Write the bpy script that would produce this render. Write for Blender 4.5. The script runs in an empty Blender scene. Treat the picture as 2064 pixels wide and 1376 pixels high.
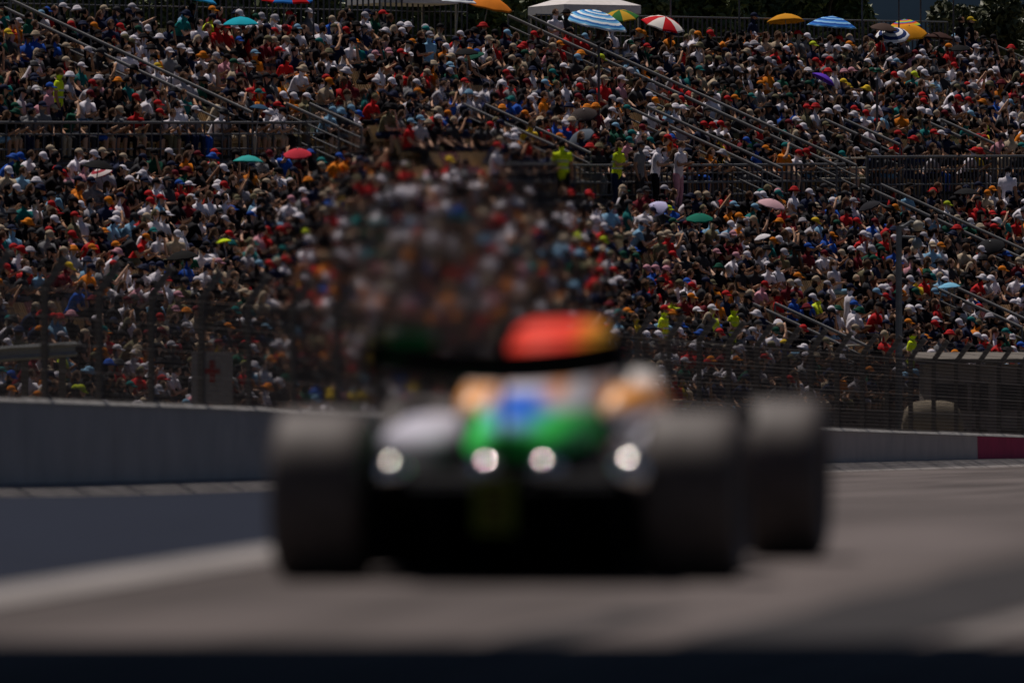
import bpy, bmesh, math, random
import numpy as np
from mathutils import Vector, Matrix

random.seed(7)
rng = np.random.default_rng(7)
scene = bpy.context.scene
COL = scene.collection

# ------------------------------------------------------------------ camera, sky, sun, exposure
F = 23600.0                     # focal length in photo pixels (photo 2064 wide)
CX, EYE = 1032.0, 915.0         # image centre column, row of the eye level
cam_d = bpy.data.cameras.new('camera')
cam = bpy.data.objects.new('camera', cam_d)
COL.objects.link(cam)
cam_d.sensor_width = 36.0
cam_d.lens = 36.0 * F / 2064.0
cam_d.clip_start, cam_d.clip_end = 1.0, 40000.0
cam.location = (0, 0, 0)
cam.rotation_euler = (math.pi / 2 + math.atan((EYE - 688.0) / F), 0, 0)
cam_d.dof.use_dof = True
cam_d.dof.focus_distance = 345.0
cam_d.dof.aperture_fstop = (cam_d.lens / 1000.0) / 0.134
scene.camera = cam

SUN_EL = math.radians(66.0)
SUN_H = Vector((-0.52, 0.85, 0)).normalized()
SUN_DIR = Vector((SUN_H.x * math.cos(SUN_EL), SUN_H.y * math.cos(SUN_EL), math.sin(SUN_EL)))
world = bpy.data.worlds.new('World')
scene.world = world
world.use_nodes = True
wn = world.node_tree
for n in list(wn.nodes):
    wn.nodes.remove(n)
w_out = wn.nodes.new('ShaderNodeOutputWorld')
w_bg = wn.nodes.new('ShaderNodeBackground')
w_sky = wn.nodes.new('ShaderNodeTexSky')
w_sky.sky_type = 'NISHITA'
w_sky.sun_disc = False
w_sky.sun_elevation = SUN_EL
w_sky.sun_rotation = math.atan2(SUN_H.x, SUN_H.y)
w_sky.air_density, w_sky.dust_density, w_sky.ozone_density = 0.45, 0.2, 1.0
w_bg.inputs['Strength'].default_value = 0.05
wn.links.new(w_sky.outputs[0], w_bg.inputs['Color'])
wn.links.new(w_bg.outputs[0], w_out.inputs['Surface'])

sun_d = bpy.data.lights.new('sun', 'SUN')
sun_d.energy = 5.0
sun_d.angle = math.radians(0.53)
sun_d.color = (1.0, 0.91, 0.84)
sun = bpy.data.objects.new('sun', sun_d)
COL.objects.link(sun)
sun.rotation_euler = SUN_DIR.to_track_quat('Z', 'Y').to_euler()
sun.location = (0, 0, 60)

vs = scene.view_settings
vs.view_transform = 'Standard'
vs.look = 'None'
vs.exposure = -0.50
vs.gamma = 1.0
vs.use_curve_mapping = False
scene.cycles.use_denoising = True
scene.cycles.max_bounces = 6
scene.cycles.diffuse_bounces = 1
scene.cycles.glossy_bounces = 2
scene.cycles.transmission_bounces = 4
scene.cycles.transparent_max_bounces = 8
scene.cycles.caustics_reflective = False
scene.cycles.caustics_refractive = False
scene.cycles.sample_clamp_indirect = 3.0


# ------------------------------------------------------------------ helpers
def lin(h):
    c = [int(h[i:i + 2], 16) / 255.0 for i in (0, 2, 4)]
    return tuple(x / 12.92 if x <= 0.04045 else ((x + 0.055) / 1.055) ** 2.4 for x in c)


def new_mat(name):
    m = bpy.data.materials.new(name)
    m.use_nodes = True
    nt = m.node_tree
    return m, nt, nt.nodes['Principled BSDF']


def mat(name, col, rough=0.7, metal=0.0, var=0.15, scale=8.0, spec=0.15, bump=0.0, col2=None):
    """plain surface with procedural unevenness of colour and, if asked, fine relief"""
    m, nt, b = new_mat(name)
    tc = nt.nodes.new('ShaderNodeTexCoord')
    nz = nt.nodes.new('ShaderNodeTexNoise')
    nz.inputs['Scale'].default_value = scale
    nz.inputs['Detail'].default_value = 5.0
    nt.links.new(tc.outputs['Object'], nz.inputs['Vector'])
    rp = nt.nodes.new('ShaderNodeValToRGB')
    c2 = col2 or tuple(min(1, x * (1 + var)) for x in col)
    c1 = tuple(x * (1 - var) for x in col)
    rp.color_ramp.elements[0].position, rp.color_ramp.elements[1].position = 0.3, 0.7
    rp.color_ramp.elements[0].color = (*c1, 1)
    rp.color_ramp.elements[1].color = (*c2, 1)
    nt.links.new(nz.outputs['Fac'], rp.inputs['Fac'])
    nt.links.new(rp.outputs['Color'], b.inputs['Base Color'])
    b.inputs['Roughness'].default_value = rough
    b.inputs['Metallic'].default_value = metal
    b.inputs['Specular IOR Level'].default_value = spec
    if bump:
        bp = nt.nodes.new('ShaderNodeBump')
        bp.inputs['Strength'].default_value = bump
        bp.inputs['Distance'].default_value = 0.02
        nt.links.new(nz.outputs['Fac'], bp.inputs['Height'])
        nt.links.new(bp.outputs['Normal'], b.inputs['Normal'])
    return m


def set_ramp(ramp, stops):
    el = ramp.elements
    el[0].position, el[1].position = stops[0][0], stops[-1][0]
    for p, _ in stops[1:-1]:
        el.new(p)
    for e, (_, c) in zip(el, stops):
        e.color = (*c, 1)


class MB:
    """collects shapes into one mesh"""
    def __init__(self):
        self.v, self.f, self.mi = [], [], []

    def add(self, vs_, fs_, mi=0):
        o = len(self.v)
        self.v.extend([tuple(p) for p in vs_])
        self.f.extend([tuple(i + o for i in f) for f in fs_])
        self.mi.extend([mi] * len(fs_))
        return self

    def box(self, c, s, M=None, mi=0):
        x, y, z = s[0] / 2, s[1] / 2, s[2] / 2
        p = [Vector((a * x, b * y, d * z)) for d in (-1, 1) for a, b in ((-1, -1), (1, -1), (1, 1), (-1, 1))]
        if M is not None:
            p = [M @ q for q in p]
        c = Vector(c)
        p = [q + c for q in p]
        return self.add(p, [(3, 2, 1, 0), (4, 5, 6, 7), (0, 1, 5, 4), (1, 2, 6, 5), (2, 3, 7, 6), (3, 0, 4, 7)], mi)

    def tube(self, pts, rad, n=8, mi=0, flat=1.0, side=None):
        """rings along a polyline, capped; rad scalar or list of r or (side radius, other radius)"""
        pts = [Vector(p) for p in pts]
        if not isinstance(rad, (list, tuple)):
            rad = [rad] * len(pts)
        rings = []
        for i, p in enumerate(pts):
            t = (pts[min(i + 1, len(pts) - 1)] - pts[max(i - 1, 0)]).normalized()
            sd = Vector(side) if side else Vector((0, 1, 0))
            if abs(sd.dot(t)) > 0.95:
                sd = Vector((1, 0, 0))
            s = (sd - t * sd.dot(t)).normalized()
            o = t.cross(s)
            r = rad[i]
            ra, rb = r if isinstance(r, (list, tuple)) else (r, r * flat)
            rings.append([p + s * (ra * math.cos(2 * math.pi * k / n)) + o * (rb * math.sin(2 * math.pi * k / n)) for k in range(n)])
        vv = [q for r in rings for q in r]
        ff = []
        for i in range(len(rings) - 1):
            for k in range(n):
                ff.append((i * n + k, i * n + (k + 1) % n, (i + 1) * n + (k + 1) % n, (i + 1) * n + k))
        ff.append(tuple(reversed(range(n))))
        ff.append(tuple((len(rings) - 1) * n + k for k in range(n)))
        return self.add(vv, ff, mi)

    def rings(self, rings, cap=True, closed=True, mi=0):
        n = len(rings[0])
        vv = [q for r in rings for q in r]
        ff = []
        for i in range(len(rings) - 1):
            for k in range(n if closed else n - 1):
                ff.append((i * n + k, i * n + (k + 1) % n, (i + 1) * n + (k + 1) % n, (i + 1) * n + k))
        if cap:
            ff.append(tuple(reversed(range(n))))
            ff.append(tuple((len(rings) - 1) * n + k for k in range(n)))
        return self.add(vv, ff, mi)

    def mesh(self, name, mats=None, smooth=False):
        me = bpy.data.meshes.new(name)
        me.from_pydata(self.v, [], self.f)
        for m in (mats if isinstance(mats, (list, tuple)) else [mats] if mats else []):
            me.materials.append(m)
        if any(self.mi):
            me.polygons.foreach_set('material_index', self.mi)
        if smooth:
            me.polygons.foreach_set('use_smooth', [True] * len(me.polygons))
        bm = bmesh.new()
        bm.from_mesh(me)
        bmesh.ops.recalc_face_normals(bm, faces=bm.faces)
        bm.to_mesh(me)
        bm.free()
        return me

    def build(self, name, mats, parent=None, smooth=False, loc=None):
        return obj(name, self.mesh(name, mats, smooth), parent, loc)


def obj(name, me, parent=None, loc=None, rotz=0.0):
    o = bpy.data.objects.new(name, me)
    COL.objects.link(o)
    if parent is not None:
        o.parent = parent
    if loc is not None:
        o.location = loc
    if rotz:
        o.rotation_euler = (0, 0, rotz)
    return o


def tag(o, label=None, cat=None, group=None, kind=None):
    if label:
        o['label'] = label
    if cat:
        o['category'] = cat
    if group:
        o['group'] = group
    if kind:
        o['kind'] = kind
    return o


def thing(name, label, cat, loc=(0, 0, 0), rotz=0.0, group=None):
    o = obj(name, None, None, loc, rotz)
    return tag(o, label, cat, group)


def ordinal(n):
    return f"{n}{'th' if 10 <= n % 100 <= 20 else {1: 'st', 2: 'nd', 3: 'rd'}.get(n % 10, 'th')}"


def px_of(P):
    return CX + F * P[0] / P[1], EYE - F * P[2] / P[1]


# ------------------------------------------------------------------ lie of the land
KN_Y = [0, 30, 40, 50, 53.6, 57, 61, 66, 80, 120, 161, 236, 270, 330, 420]
KN_Z = [-1.434, -.894, -.714, -.534, -.469, -.412, -.372, -.365, -.40, -.50, -.587, -.35, -.26, -.2, -.1]
_yy = np.arange(0, 421, 0.5)
_zz = np.interp(_yy, KN_Y, KN_Z)
_k = np.ones(9) / 9
_zs = np.convolve(np.pad(_zz, 4, mode='edge'), _k, 'valid')
_zs[:100] = _zz[:100]


def gz(y):
    return float(np.interp(y, _yy, _zs))


# the stand: rows run along R2, people look along D2 (down towards the track)
R2 = Vector((0.45, 0.893, 0)).normalized()
D2 = Vector((0.893, -0.45, 0)).normalized()
ROW_D, RISE, TILT, K0, Y0, ZB = 0.86, 0.3655, 0.025, 14.55, 295.0, 0.92
U_SPLIT = -2.4


def stand(k, u, h=0.0):
    m = (K0 - k) * ROW_D
    return Vector((D2.x * m + R2.x * u, Y0 + D2.y * m + R2.y * u, ZB + RISE * k + TILT * u + h))


def seat_at(px, py, h):
    """row and place along it where something of height h above the tread shows at (px, py)"""
    s, t = (px - CX) / F, (EYE - py) / F
    a11 = D2.x * ROW_D - s * D2.y * ROW_D
    a12 = R2.x - s * R2.y
    b1 = s * Y0
    zc = ZB + RISE * K0 + h
    a21 = -RISE - t * D2.y * ROW_D
    a22 = TILT - t * R2.y
    b2 = t * Y0 - zc
    m, u = np.linalg.solve([[a11, a12], [a21, a22]], [b1, b2])
    return K0 - m, u


FACE = math.atan2(D2.y, D2.x)        # heading of somebody looking down the stand
ROWDIR = math.atan2(R2.y, R2.x)

# ------------------------------------------------------------------ ground, track
m_dirt = mat('dry ground', (0.13, 0.115, 0.075), 0.95, var=0.35, scale=0.6, bump=0.2)
m_track = None


def asphalt():
    m, nt, b = new_mat('asphalt')
    L = nt.links
    tc = nt.nodes.new('ShaderNodeTexCoord')
    mp = nt.nodes.new('ShaderNodeMapping')
    mp.inputs['Rotation'].default_value = (0, 0, math.radians(8.0))
    L.new(tc.outputs['Object'], mp.inputs['Vector'])
    st = nt.nodes.new('ShaderNodeMapping')
    st.inputs['Scale'].default_value = (1.6, 0.06, 1)
    L.new(mp.outputs[0], st.inputs['Vector'])
    n1 = nt.nodes.new('ShaderNodeTexNoise')
    n1.inputs['Scale'].default_value = 1.0
    n1.inputs['Detail'].default_value = 3
    L.new(st.outputs[0], n1.inputs['Vector'])
    n2 = nt.nodes.new('ShaderNodeTexNoise')
    n2.inputs['Scale'].default_value = 40
    n2.inputs['Detail'].default_value = 6
    L.new(tc.outputs['Object'], n2.inputs['Vector'])
    n3 = nt.nodes.new('ShaderNodeTexNoise')
    n3.inputs['Scale'].default_value = 0.35
    L.new(tc.outputs['Object'], n3.inputs['Vector'])
    r1 = nt.nodes.new('ShaderNodeValToRGB')
    r1.color_ramp.elements[0].position, r1.color_ramp.elements[1].position = 0.38, 0.6
    r1.color_ramp.elements[0].color = (0.074, 0.064, 0.061, 1)
    r1.color_ramp.elements[1].color = (0.130, 0.113, 0.109, 1)
    L.new(n1.outputs['Fac'], r1.inputs['Fac'])
    r2 = nt.nodes.new('ShaderNodeValToRGB')
    r2.color_ramp.elements[0].color = (0.7, 0.7, 0.7, 1)
    r2.color_ramp.elements[1].color = (1.3, 1.3, 1.3, 1)
    L.new(n2.outputs['Fac'], r2.inputs['Fac'])
    r3 = nt.nodes.new('ShaderNodeValToRGB')
    r3.color_ramp.elements[0].position, r3.color_ramp.elements[1].position = 0.35, 0.65
    r3.color_ramp.elements[0].color = (0.85, 0.84, 0.84, 1)
    r3.color_ramp.elements[1].color = (1.12, 1.1, 1.1, 1)
    L.new(n3.outputs['Fac'], r3.inputs['Fac'])
    cur = r1.outputs['Color']
    for q in (r2, r3):
        mx = nt.nodes.new('ShaderNodeMix')
        mx.data_type, mx.blend_type = 'RGBA', 'MULTIPLY'
        mx.inputs['Factor'].default_value = 1.0
        L.new(cur, mx.inputs['A'])
        L.new(q.outputs['Color'], mx.inputs['B'])
        cur = mx.outputs['Result']
    L.new(cur, b.inputs['Base Color'])
    b.inputs['Roughness'].default_value = 0.85
    b.inputs['Specular IOR Level'].default_value = 0.08
    return m


m_track = asphalt()
m_blue = mat('blue painted run-off', (0.0135, 0.0175, 0.031), 0.9, var=0.22, scale=1.5, spec=0.08)
m_line = mat('worn white line paint', (0.27, 0.25, 0.24), 0.75, var=0.22, scale=3.0)
m_rubber = mat('rubbered asphalt', (0.024, 0.021, 0.022), 0.85, var=0.4, scale=2.0, spec=0.2)
m_verge = mat('dusty painted concrete kerb', (0.20, 0.185, 0.18), 0.9, var=0.3, scale=2.0)
m_wall = mat('painted concrete wall', (0.47, 0.395, 0.345), 0.85, var=0.09, scale=1.2, bump=0.05)
m_walltop = mat('bare concrete coping', (0.40, 0.38, 0.36), 0.9, var=0.3, scale=5.0)
m_red = mat('crimson painted wall', (0.42, 0.015, 0.07), 0.7, var=0.15, scale=2.0)


def sheet(name, left, right, ys, dz, m, nx=1):
    """strip of ground between two lines x=left(y), x=right(y), following the land dz above it"""
    b = MB()
    v, f = [], []
    for y in ys:
        for i in range(nx + 1):
            x = left(y) + (right(y) - left(y)) * i / nx
            v.append((x, y, gz(y) + dz))
    w = nx + 1
    for j in range(len(ys) - 1):
        for i in range(nx):
            f.append((j * w + i, j * w + i + 1, (j + 1) * w + i + 1, (j + 1) * w + i))
    b.add(v, f)
    return tag(b.build(name, m), kind='structure')


# wall and fence line
WPL = Vector(((51 - CX) / F * 161.0, 161.0, 0))
WPR = Vector(((1637 - CX) / F * 236.0, 236.0, 0))
WD = (WPR - WPL).normalized()
WN = Vector((WD.y, -WD.x, 0))         # towards the track
W_LEN = (WPR - WPL).length


def wall_x(y):
    return WPL.x + (y - WPL.y) * WD.x / WD.y


def wall_pt(s, z=0.0):
    p = WPL + WD * s
    return Vector((p.x, p.y, z))


def wall_top(s):
    return 0.744 + (0.52 - 0.744) * s / W_LEN


def ground_sheet():
    xs = [-9000, -2500, -700, -200, -90, -60, -45, -35, -27, -20, -14, -8, -4, 0, 4, 8, 14, 20, 27, 35, 45, 60, 90, 200, 700, 2500, 9000]
    ys = [-200, 0, 15, 25, 32, 38, 44, 50, 54, 58, 62, 68, 80, 100, 130, 161, 200, 236, 255, 270, 285, 300, 310, 320, 330, 340, 350, 360, 375, 400, 450, 600, 1000, 2000, 4000, 9000, 20000]
    v, f = [], []
    for y in ys:
        for x in xs:
            back = -((x * D2.x) + (y - Y0) * D2.y) - 10.0        # metres behind the last rows
            t = max(0.0, min(1.0, back / 14.0))
            t = t * t * (3 - 2 * t)
            z = gz(min(max(y, 0), 420)) - 0.05
            v.append((x, y, z + 7.0 * t))
    w = len(xs)
    for j in range(len(ys) - 1):
        for i in range(w - 1):
            f.append((j * w + i, j * w + i + 1, (j + 1) * w + i + 1, (j + 1) * w + i))
    b = MB()
    b.add(v, f)
    return tag(b.build('ground', m_dirt), kind='structure')


ground_sheet()
TR = math.tan(math.radians(8.2))
ys_track = list(np.arange(20, 70, 1.0)) + list(np.arange(70, 300, 5.0))
edge_l = lambda y: -2.13 + TR * (y - 48.6)
edge_r = lambda y: 1.44 + 0.16 * (y - 41.6)
sheet('track', lambda y: wall_x(y) - 0.3, lambda y: 40.0, ys_track, 0.0, m_track, 12)
ys_n = list(np.arange(20, 62, 0.5))
sheet('painted_run_off', lambda y: wall_x(y) + 1.0 if y > 80 else min(-9.0, edge_l(y) - 3), lambda y: min(edge_l(y), -1.15 + 0.03 * (y - 55)) if y > 55 else edge_l(y),
      list(np.arange(20, 80, 1.0)) + list(np.arange(80, 200, 5.0)), 0.005, m_blue)
sheet('track_edge_line', edge_l, lambda y: edge_l(y) + 0.43, ys_n, 0.010, m_line)
sheet('track_edge_line', edge_r, lambda y: edge_r(y) + 0.16, ys_n, 0.010, mat('scuffed white line paint', (0.17, 0.155, 0.15), 0.8, var=0.35, scale=2.0))
sheet('dark_rubber_band', lambda y: edge_r(y) - 0.95 + 0.03 * math.sin(y * 1.7), lambda y: edge_r(y) - 0.10, list(np.arange(30, 56, 0.5)), 0.006, m_rubber)
sheet('dark_rubber_band', lambda y: edge_r(y) - 1.62 + 0.03 * math.sin(y * 2.3), lambda y: edge_r(y) - 1.36, list(np.arange(30, 46, 0.5)), 0.006, m_rubber)

# concrete wall: one block of it per cast section, the far ones crimson
wall = thing('trackside_wall', 'low grey concrete wall along the track edge, crimson at its far end', 'wall')
SEC = 6.0
s = -12.0
while s < 150:
    b = MB()
    a, c = s + 0.008, s + SEC - 0.008
    pts = []
    for q in (a, c):
        zt, p = wall_top(q) - 0.04, wall_pt(q)
        zb = gz(p.y) - 0.1
        for off, z in ((0.02, zb), (0.0, zt), (-0.30, zt), (-0.30, zb)):
            w = p + WN * off
            pts.append((w.x, w.y, z))
    b.add(pts, [(0, 1, 5, 4), (1, 2, 6, 5), (2, 3, 7, 6), (0, 3, 2, 1), (4, 5, 6, 7)])
    mid = wall_pt(s + SEC / 2)
    b.build('panel', m_red if px_of((mid.x, mid.y, 0))[0] > 1935 else m_wall, wall)
    b2 = MB()
    pts = []
    for q in (a, c):
        p = wall_pt(q)
        jit = random.uniform(-0.012, 0.012)
        for off, z in ((0.03, wall_top(q) - 0.04), (0.03, wall_top(q) - 0.03), (-0.06, wall_top(q) + 0.03 + jit), (-0.33, wall_top(q) - 0.04)):
            w = p + WN * off
            pts.append((w.x, w.y, z))
    b2.add(pts, [(0, 1, 5, 4), (1, 2, 6, 5), (2, 3, 7, 6), (0, 3, 2, 1), (4, 5, 6, 7), (0, 4, 7, 3)])
    b2.build('coping', m_walltop, wall)
    s += SEC

kb = MB()
rr = []
for q in np.arange(-12.0, 151.0, 3.0):
    p = wall_pt(q)
    z = gz(p.y)
    rr.append([tuple(p + WN * a + Vector((0, 0, z + h))) for a, h in ((0.03, -0.05), (0.03, 0.17 + random.uniform(-.01, .01)), (0.28, 0.16), (0.75, -0.02))])
kb.rings(rr)
tag(kb.build('kerb', m_verge), kind='structure')

# far hills behind everything
m_hill = mat('hazy blue wooded hillside', (0.012, 0.021, 0.033), 0.95, var=0.4, scale=0.004, spec=0.0)  # distance haze is put into this dark blue base colour


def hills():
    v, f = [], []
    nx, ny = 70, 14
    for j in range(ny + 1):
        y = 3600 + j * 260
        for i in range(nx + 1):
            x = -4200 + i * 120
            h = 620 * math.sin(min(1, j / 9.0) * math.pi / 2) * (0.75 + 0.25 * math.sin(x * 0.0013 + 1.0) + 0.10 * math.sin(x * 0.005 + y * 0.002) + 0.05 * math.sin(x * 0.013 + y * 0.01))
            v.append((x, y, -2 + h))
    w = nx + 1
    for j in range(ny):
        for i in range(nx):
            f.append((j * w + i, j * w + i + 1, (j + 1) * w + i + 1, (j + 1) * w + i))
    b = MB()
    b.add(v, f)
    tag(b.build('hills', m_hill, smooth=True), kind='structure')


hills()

# ------------------------------------------------------------------ grandstand
m_conc = mat('stand tread concrete', (0.10, 0.085, 0.075), 0.9, var=0.3, scale=2.0)
m_seat = mat('cream plastic seat', (0.52, 0.36, 0.19), 0.5, var=0.12, scale=3.0)
m_seat_p = mat('faded pink plastic seat', (0.40, 0.19, 0.19), 0.5, var=0.12, scale=3.0)
m_steel = mat('galvanised steel', (0.14, 0.14, 0.145), 0.55, metal=0.35, var=0.2, scale=6.0)
m_steel_d = mat('weathered dark steel', (0.075, 0.075, 0.085), 0.6, metal=0.3, var=0.25, scale=6.0)
m_board = mat('stand front boards', (0.09, 0.08, 0.075), 0.85, var=0.3, scale=1.0)
U_END, U_START = 47.0, -72.0
K_TOP = 24
gs = thing('grandstand', 'long raked open-air grandstand with cream seats, packed with spectators', 'grandstand', stand(0, 0))
gs0 = stand(0, 0)


def walkway(k, u):
    return k in ((16, 17) if u < U_SPLIT else (13, 14))


for k in range(0, K_TOP + 2):
    for (ua, ub) in ((U_START, U_SPLIT - 0.01), (U_SPLIT + 0.01, U_END)):
        b = MB()
        pts = []
        for u in (ua, ub):
            for off, h in ((-0.43, -0.02), (0.43, -0.02), (0.43, -0.385), (-0.43, -0.385)):
                p = stand(k, u, h) + D2 * off - gs0
                pts.append(p)
        b.add(pts, [(0, 1, 5, 4), (1, 2, 6, 5), (2, 3, 7, 6), (3, 0, 4, 7), (0, 3, 2, 1), (4, 5, 6, 7)])
        b.build('tread', m_conc, gs)
b = MB()
pts = []
for u in (U_START, U_END):
    for off, h in ((0.46, 0.3), (0.52, 0.3), (0.52, -2.4), (0.46, -2.4)):
        pts.append(stand(0, u, h) + D2 * off - gs0)
b.add(pts, [(0, 1, 5, 4), (1, 2, 6, 5), (2, 3, 7, 6), (3, 0, 4, 7), (0, 3, 2, 1), (4, 5, 6, 7)])
b.build('front_board', m_board, gs)


def seat_mesh(m):
    b = MB()
    Rm = Matrix.Rotation(math.radians(-24), 3, 'Y')
    b.box((-0.03, 0, 0.40), (0.40, 0.43, 0.05))
    b.box((-0.25, 0, 0.60), (0.03, 0.43, 0.40), Rm)
    for i in range(4):
        b.box((-0.222, -0.16 + 0.107 * i, 0.61), (0.035, 0.045, 0.41), Rm)
    b.box((-0.12, 0, 0.19), (0.06, 0.3, 0.38))
    return b.mesh('seat', m)


SEAT_C, SEAT_P = seat_mesh(m_seat), seat_mesh(m_seat_p)

# ------------------------------------------------------------------ people
PAL = {
    'white': (0.74, 0.70, 0.76), 'pale grey': (0.40, 0.38, 0.42), 'grey': (0.17, 0.17, 0.18), 'charcoal': (0.035, 0.035, 0.04),
    'black': (0.008, 0.007, 0.010), 'navy': (0.012, 0.018, 0.05), 'red': (0.48, 0.018, 0.02), 'maroon': (0.14, 0.012, 0.02),
    'orange': (0.68, 0.20, 0.015), 'teal': (0.01, 0.16, 0.16), 'dark green': (0.008, 0.07, 0.045), 'lime': (0.52, 0.62, 0.03),
    'beige': (0.44, 0.35, 0.25), 'khaki': (0.16, 0.14, 0.08), 'blue': (0.02, 0.09, 0.42), 'sky blue': (0.20, 0.38, 0.55),
    'pink': (0.56, 0.27, 0.32), 'yellow': (0.68, 0.46, 0.03), 'brown': (0.09, 0.05, 0.03), 'purple': (0.14, 0.05, 0.3), 'fluorescent yellow': (0.62, 0.78, 0.02),
}
SHIRT_W = [('white', 16), ('pale grey', 5), ('grey', 6), ('charcoal', 15), ('black', 34), ('navy', 12), ('red', 7.5), ('maroon', 4.5), ('orange', 4), ('teal', 1.6), ('dark green', 3),
           ('beige', 3), ('khaki', 2), ('blue', 2), ('sky blue', 2.5), ('pink', 2), ('yellow', 1), ('lime', 0.3)]
HAT_W = [('white', 17), ('pale grey', 7), ('black', 25), ('charcoal', 9), ('navy', 9), ('red', 12), ('orange', 7.5), ('teal', 3), ('dark green', 3), ('lime', 1.2), ('beige', 8), ('khaki', 4),
         ('blue', 3), ('sky blue', 2.5), ('yellow', 1.3), ('pink', 1.5), ('maroon', 3)]
LEG_W = [('black', 22), ('navy', 22), ('charcoal', 16), ('khaki', 10), ('beige', 14), ('blue', 5), ('sky blue', 4), ('grey', 8), ('white', 4)]
HAIR_W = [('brown', 45), ('black', 45), ('khaki', 4), ('beige', 6)]


def pick(tbl):
    return random.choices([t[0] for t in tbl], [t[1] for t in tbl])[0]


SKINS = [(0.46, 0.26, 0.16), (0.52, 0.31, 0.21), (0.38, 0.20, 0.12), (0.56, 0.35, 0.25), (0.20, 0.10, 0.06), (0.10, 0.05, 0.03)]
SKIN_W = [30, 28, 20, 14, 6, 3]
R_SHIRT, R_LEG, R_SKIN, R_SHOE, R_HAIR = 0, 1, 2, 3, 4


def pose_bones(kind):
    """joints of one figure: x forward, y to its left, z up, tread at z = 0"""
    V = Vector
    st = kind.startswith('stand')
    phi = math.radians({'upright': 6, 'lean': 34, 'shade': 12, 'back': -12, 'phone': 14, 'chin': 26, 'twist': 10, 'stand': 3, 'stand_hips': 0, 'stand_fold': 8}[kind])
    P = V((-0.02, 0, 0.94 if st else 0.47))
    d = V((math.sin(phi), 0, math.cos(phi)))
    W, C, S = P + d * 0.18, P + d * 0.37, P + d * 0.51
    N = P + d * 0.555
    hd = V((math.sin(phi * 0.55 + 0.08), 0, math.cos(phi * 0.55 + 0.08)))
    H = N + hd * 0.150
    bones = [([P - d * 0.06, P, W, C, S, S + d * 0.035], [(0.13, 0.09), (0.175, 0.125), (0.15, 0.11), (0.195, 0.128), (0.185, 0.092), (0.08, 0.06)], R_SHIRT),
             ([S, N, N + hd * 0.06], [0.062, 0.055, 0.055], R_SKIN),
             ([H - hd * 0.125, H - hd * 0.09, H - hd * 0.03, H + hd * 0.04, H + hd * 0.09, H + hd * 0.12],
              [(0.045, 0.055), (0.062, 0.078), (0.075, 0.093), (0.077, 0.097), (0.060, 0.078), (0.025, 0.03)], R_SKIN),
             ([H + V((0.085, 0, 0.005)), H + V((0.112, 0, -0.035)), H + V((0.08, 0, -0.045))], [0.012, 0.018, 0.012], R_SKIN)]
    for sg in (-1, 1):
        sh = S + V((0, 0.185 * sg, -0.02))
        if kind == 'upright':
            el, wr = sh + V((0.10, 0.06 * sg, -0.26)), V((0.34, 0.07 * sg, 0.58))
        elif kind == 'lean':
            el, wr = V((0.40, 0.17 * sg, 0.60)), V((0.58, 0.04 * sg, 0.70))
        elif kind == 'shade':
            el, wr = (sh + V((0.22, 0.10 * sg, -0.04)), H + V((0.13, 0.06 * sg, 0.02))) if sg < 0 else (sh + V((0.12, 0.05 * sg, -0.25)), V((0.36, 0.10 * sg, 0.58)))
        elif kind == 'back':
            el, wr = sh + V((0.05, 0.09 * sg, -0.26)), sh + V((0.26, -0.10 * sg, -0.24))
        elif kind == 'phone':
            el, wr = sh + V((0.18, 0.05 * sg, -0.20)), H + V((0.32, 0.03 * sg, -0.06))
        elif kind == 'chin':
            el, wr = (V((0.36, 0.14 * sg, 0.60)), H + V((0.10, 0.02 * sg, -0.13))) if sg > 0 else (V((0.30, 0.2 * sg, 0.62)), V((0.52, 0.0, 0.62)))
        elif kind == 'twist':
            el, wr = (sh + V((0.2, 0.18 * sg, -0.14)), sh + V((0.44, 0.10 * sg, -0.02))) if sg > 0 else (sh + V((-0.04, 0.08 * sg, -0.27)), V((0.22, 0.12 * sg, 0.56)))
        elif kind == 'stand':
            el, wr = sh + V((-0.03, 0.05 * sg, -0.28)), sh + V((0.05, 0.05 * sg, -0.53))
        elif kind == 'stand_hips':
            el, wr = sh + V((-0.07, 0.19 * sg, -0.22)), V((0.03, 0.17 * sg, 1.02))
        else:
            el, wr = sh + V((0.05, 0.06 * sg, -0.27)), sh + V((0.27, -0.12 * sg, -0.22))
        mid = sh.lerp(el, 0.55)
        hdv = (wr - el).normalized()
        bones.append(([sh - (el - sh).normalized() * 0.03, sh, mid], [0.05, 0.066, 0.058], R_SHIRT))
        bones.append(([mid, el, wr], [0.05, 0.046, 0.031], R_SKIN))
        bones.append(([wr, wr + hdv * 0.06, wr + hdv * 0.15], [(0.030, 0.022), (0.042, 0.020), (0.024, 0.014)], R_SKIN))
        hp = P + V((0, 0.095 * sg, -0.01))
        if st:
            kn, an = hp + V((0.03, 0.02 * sg, -0.43)), hp + V((-0.02, 0.03 * sg, -0.84))
        else:
            kn, an = V((0.42, 0.13 * sg, 0.49)), V((0.40, 0.13 * sg, 0.09))
        bones.append(([hp, hp.lerp(kn, 0.5), kn], [0.098, 0.085, 0.066], R_LEG))
        bones.append(([kn, kn.lerp(an, 0.35), an], [0.062, 0.058, 0.038], R_LEG if (st or kind in ('upright', 'twist', 'back')) else R_SKIN))
        bones.append(([an + V((-0.05, 0, -0.04)), an + V((0.06, 0, -0.045)), an + V((0.19, 0.01 * sg, -0.055))], [(0.036, 0.04), (0.042, 0.04), (0.036, 0.025)], R_SHOE))
    return bones, H, phi * 0.55


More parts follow.
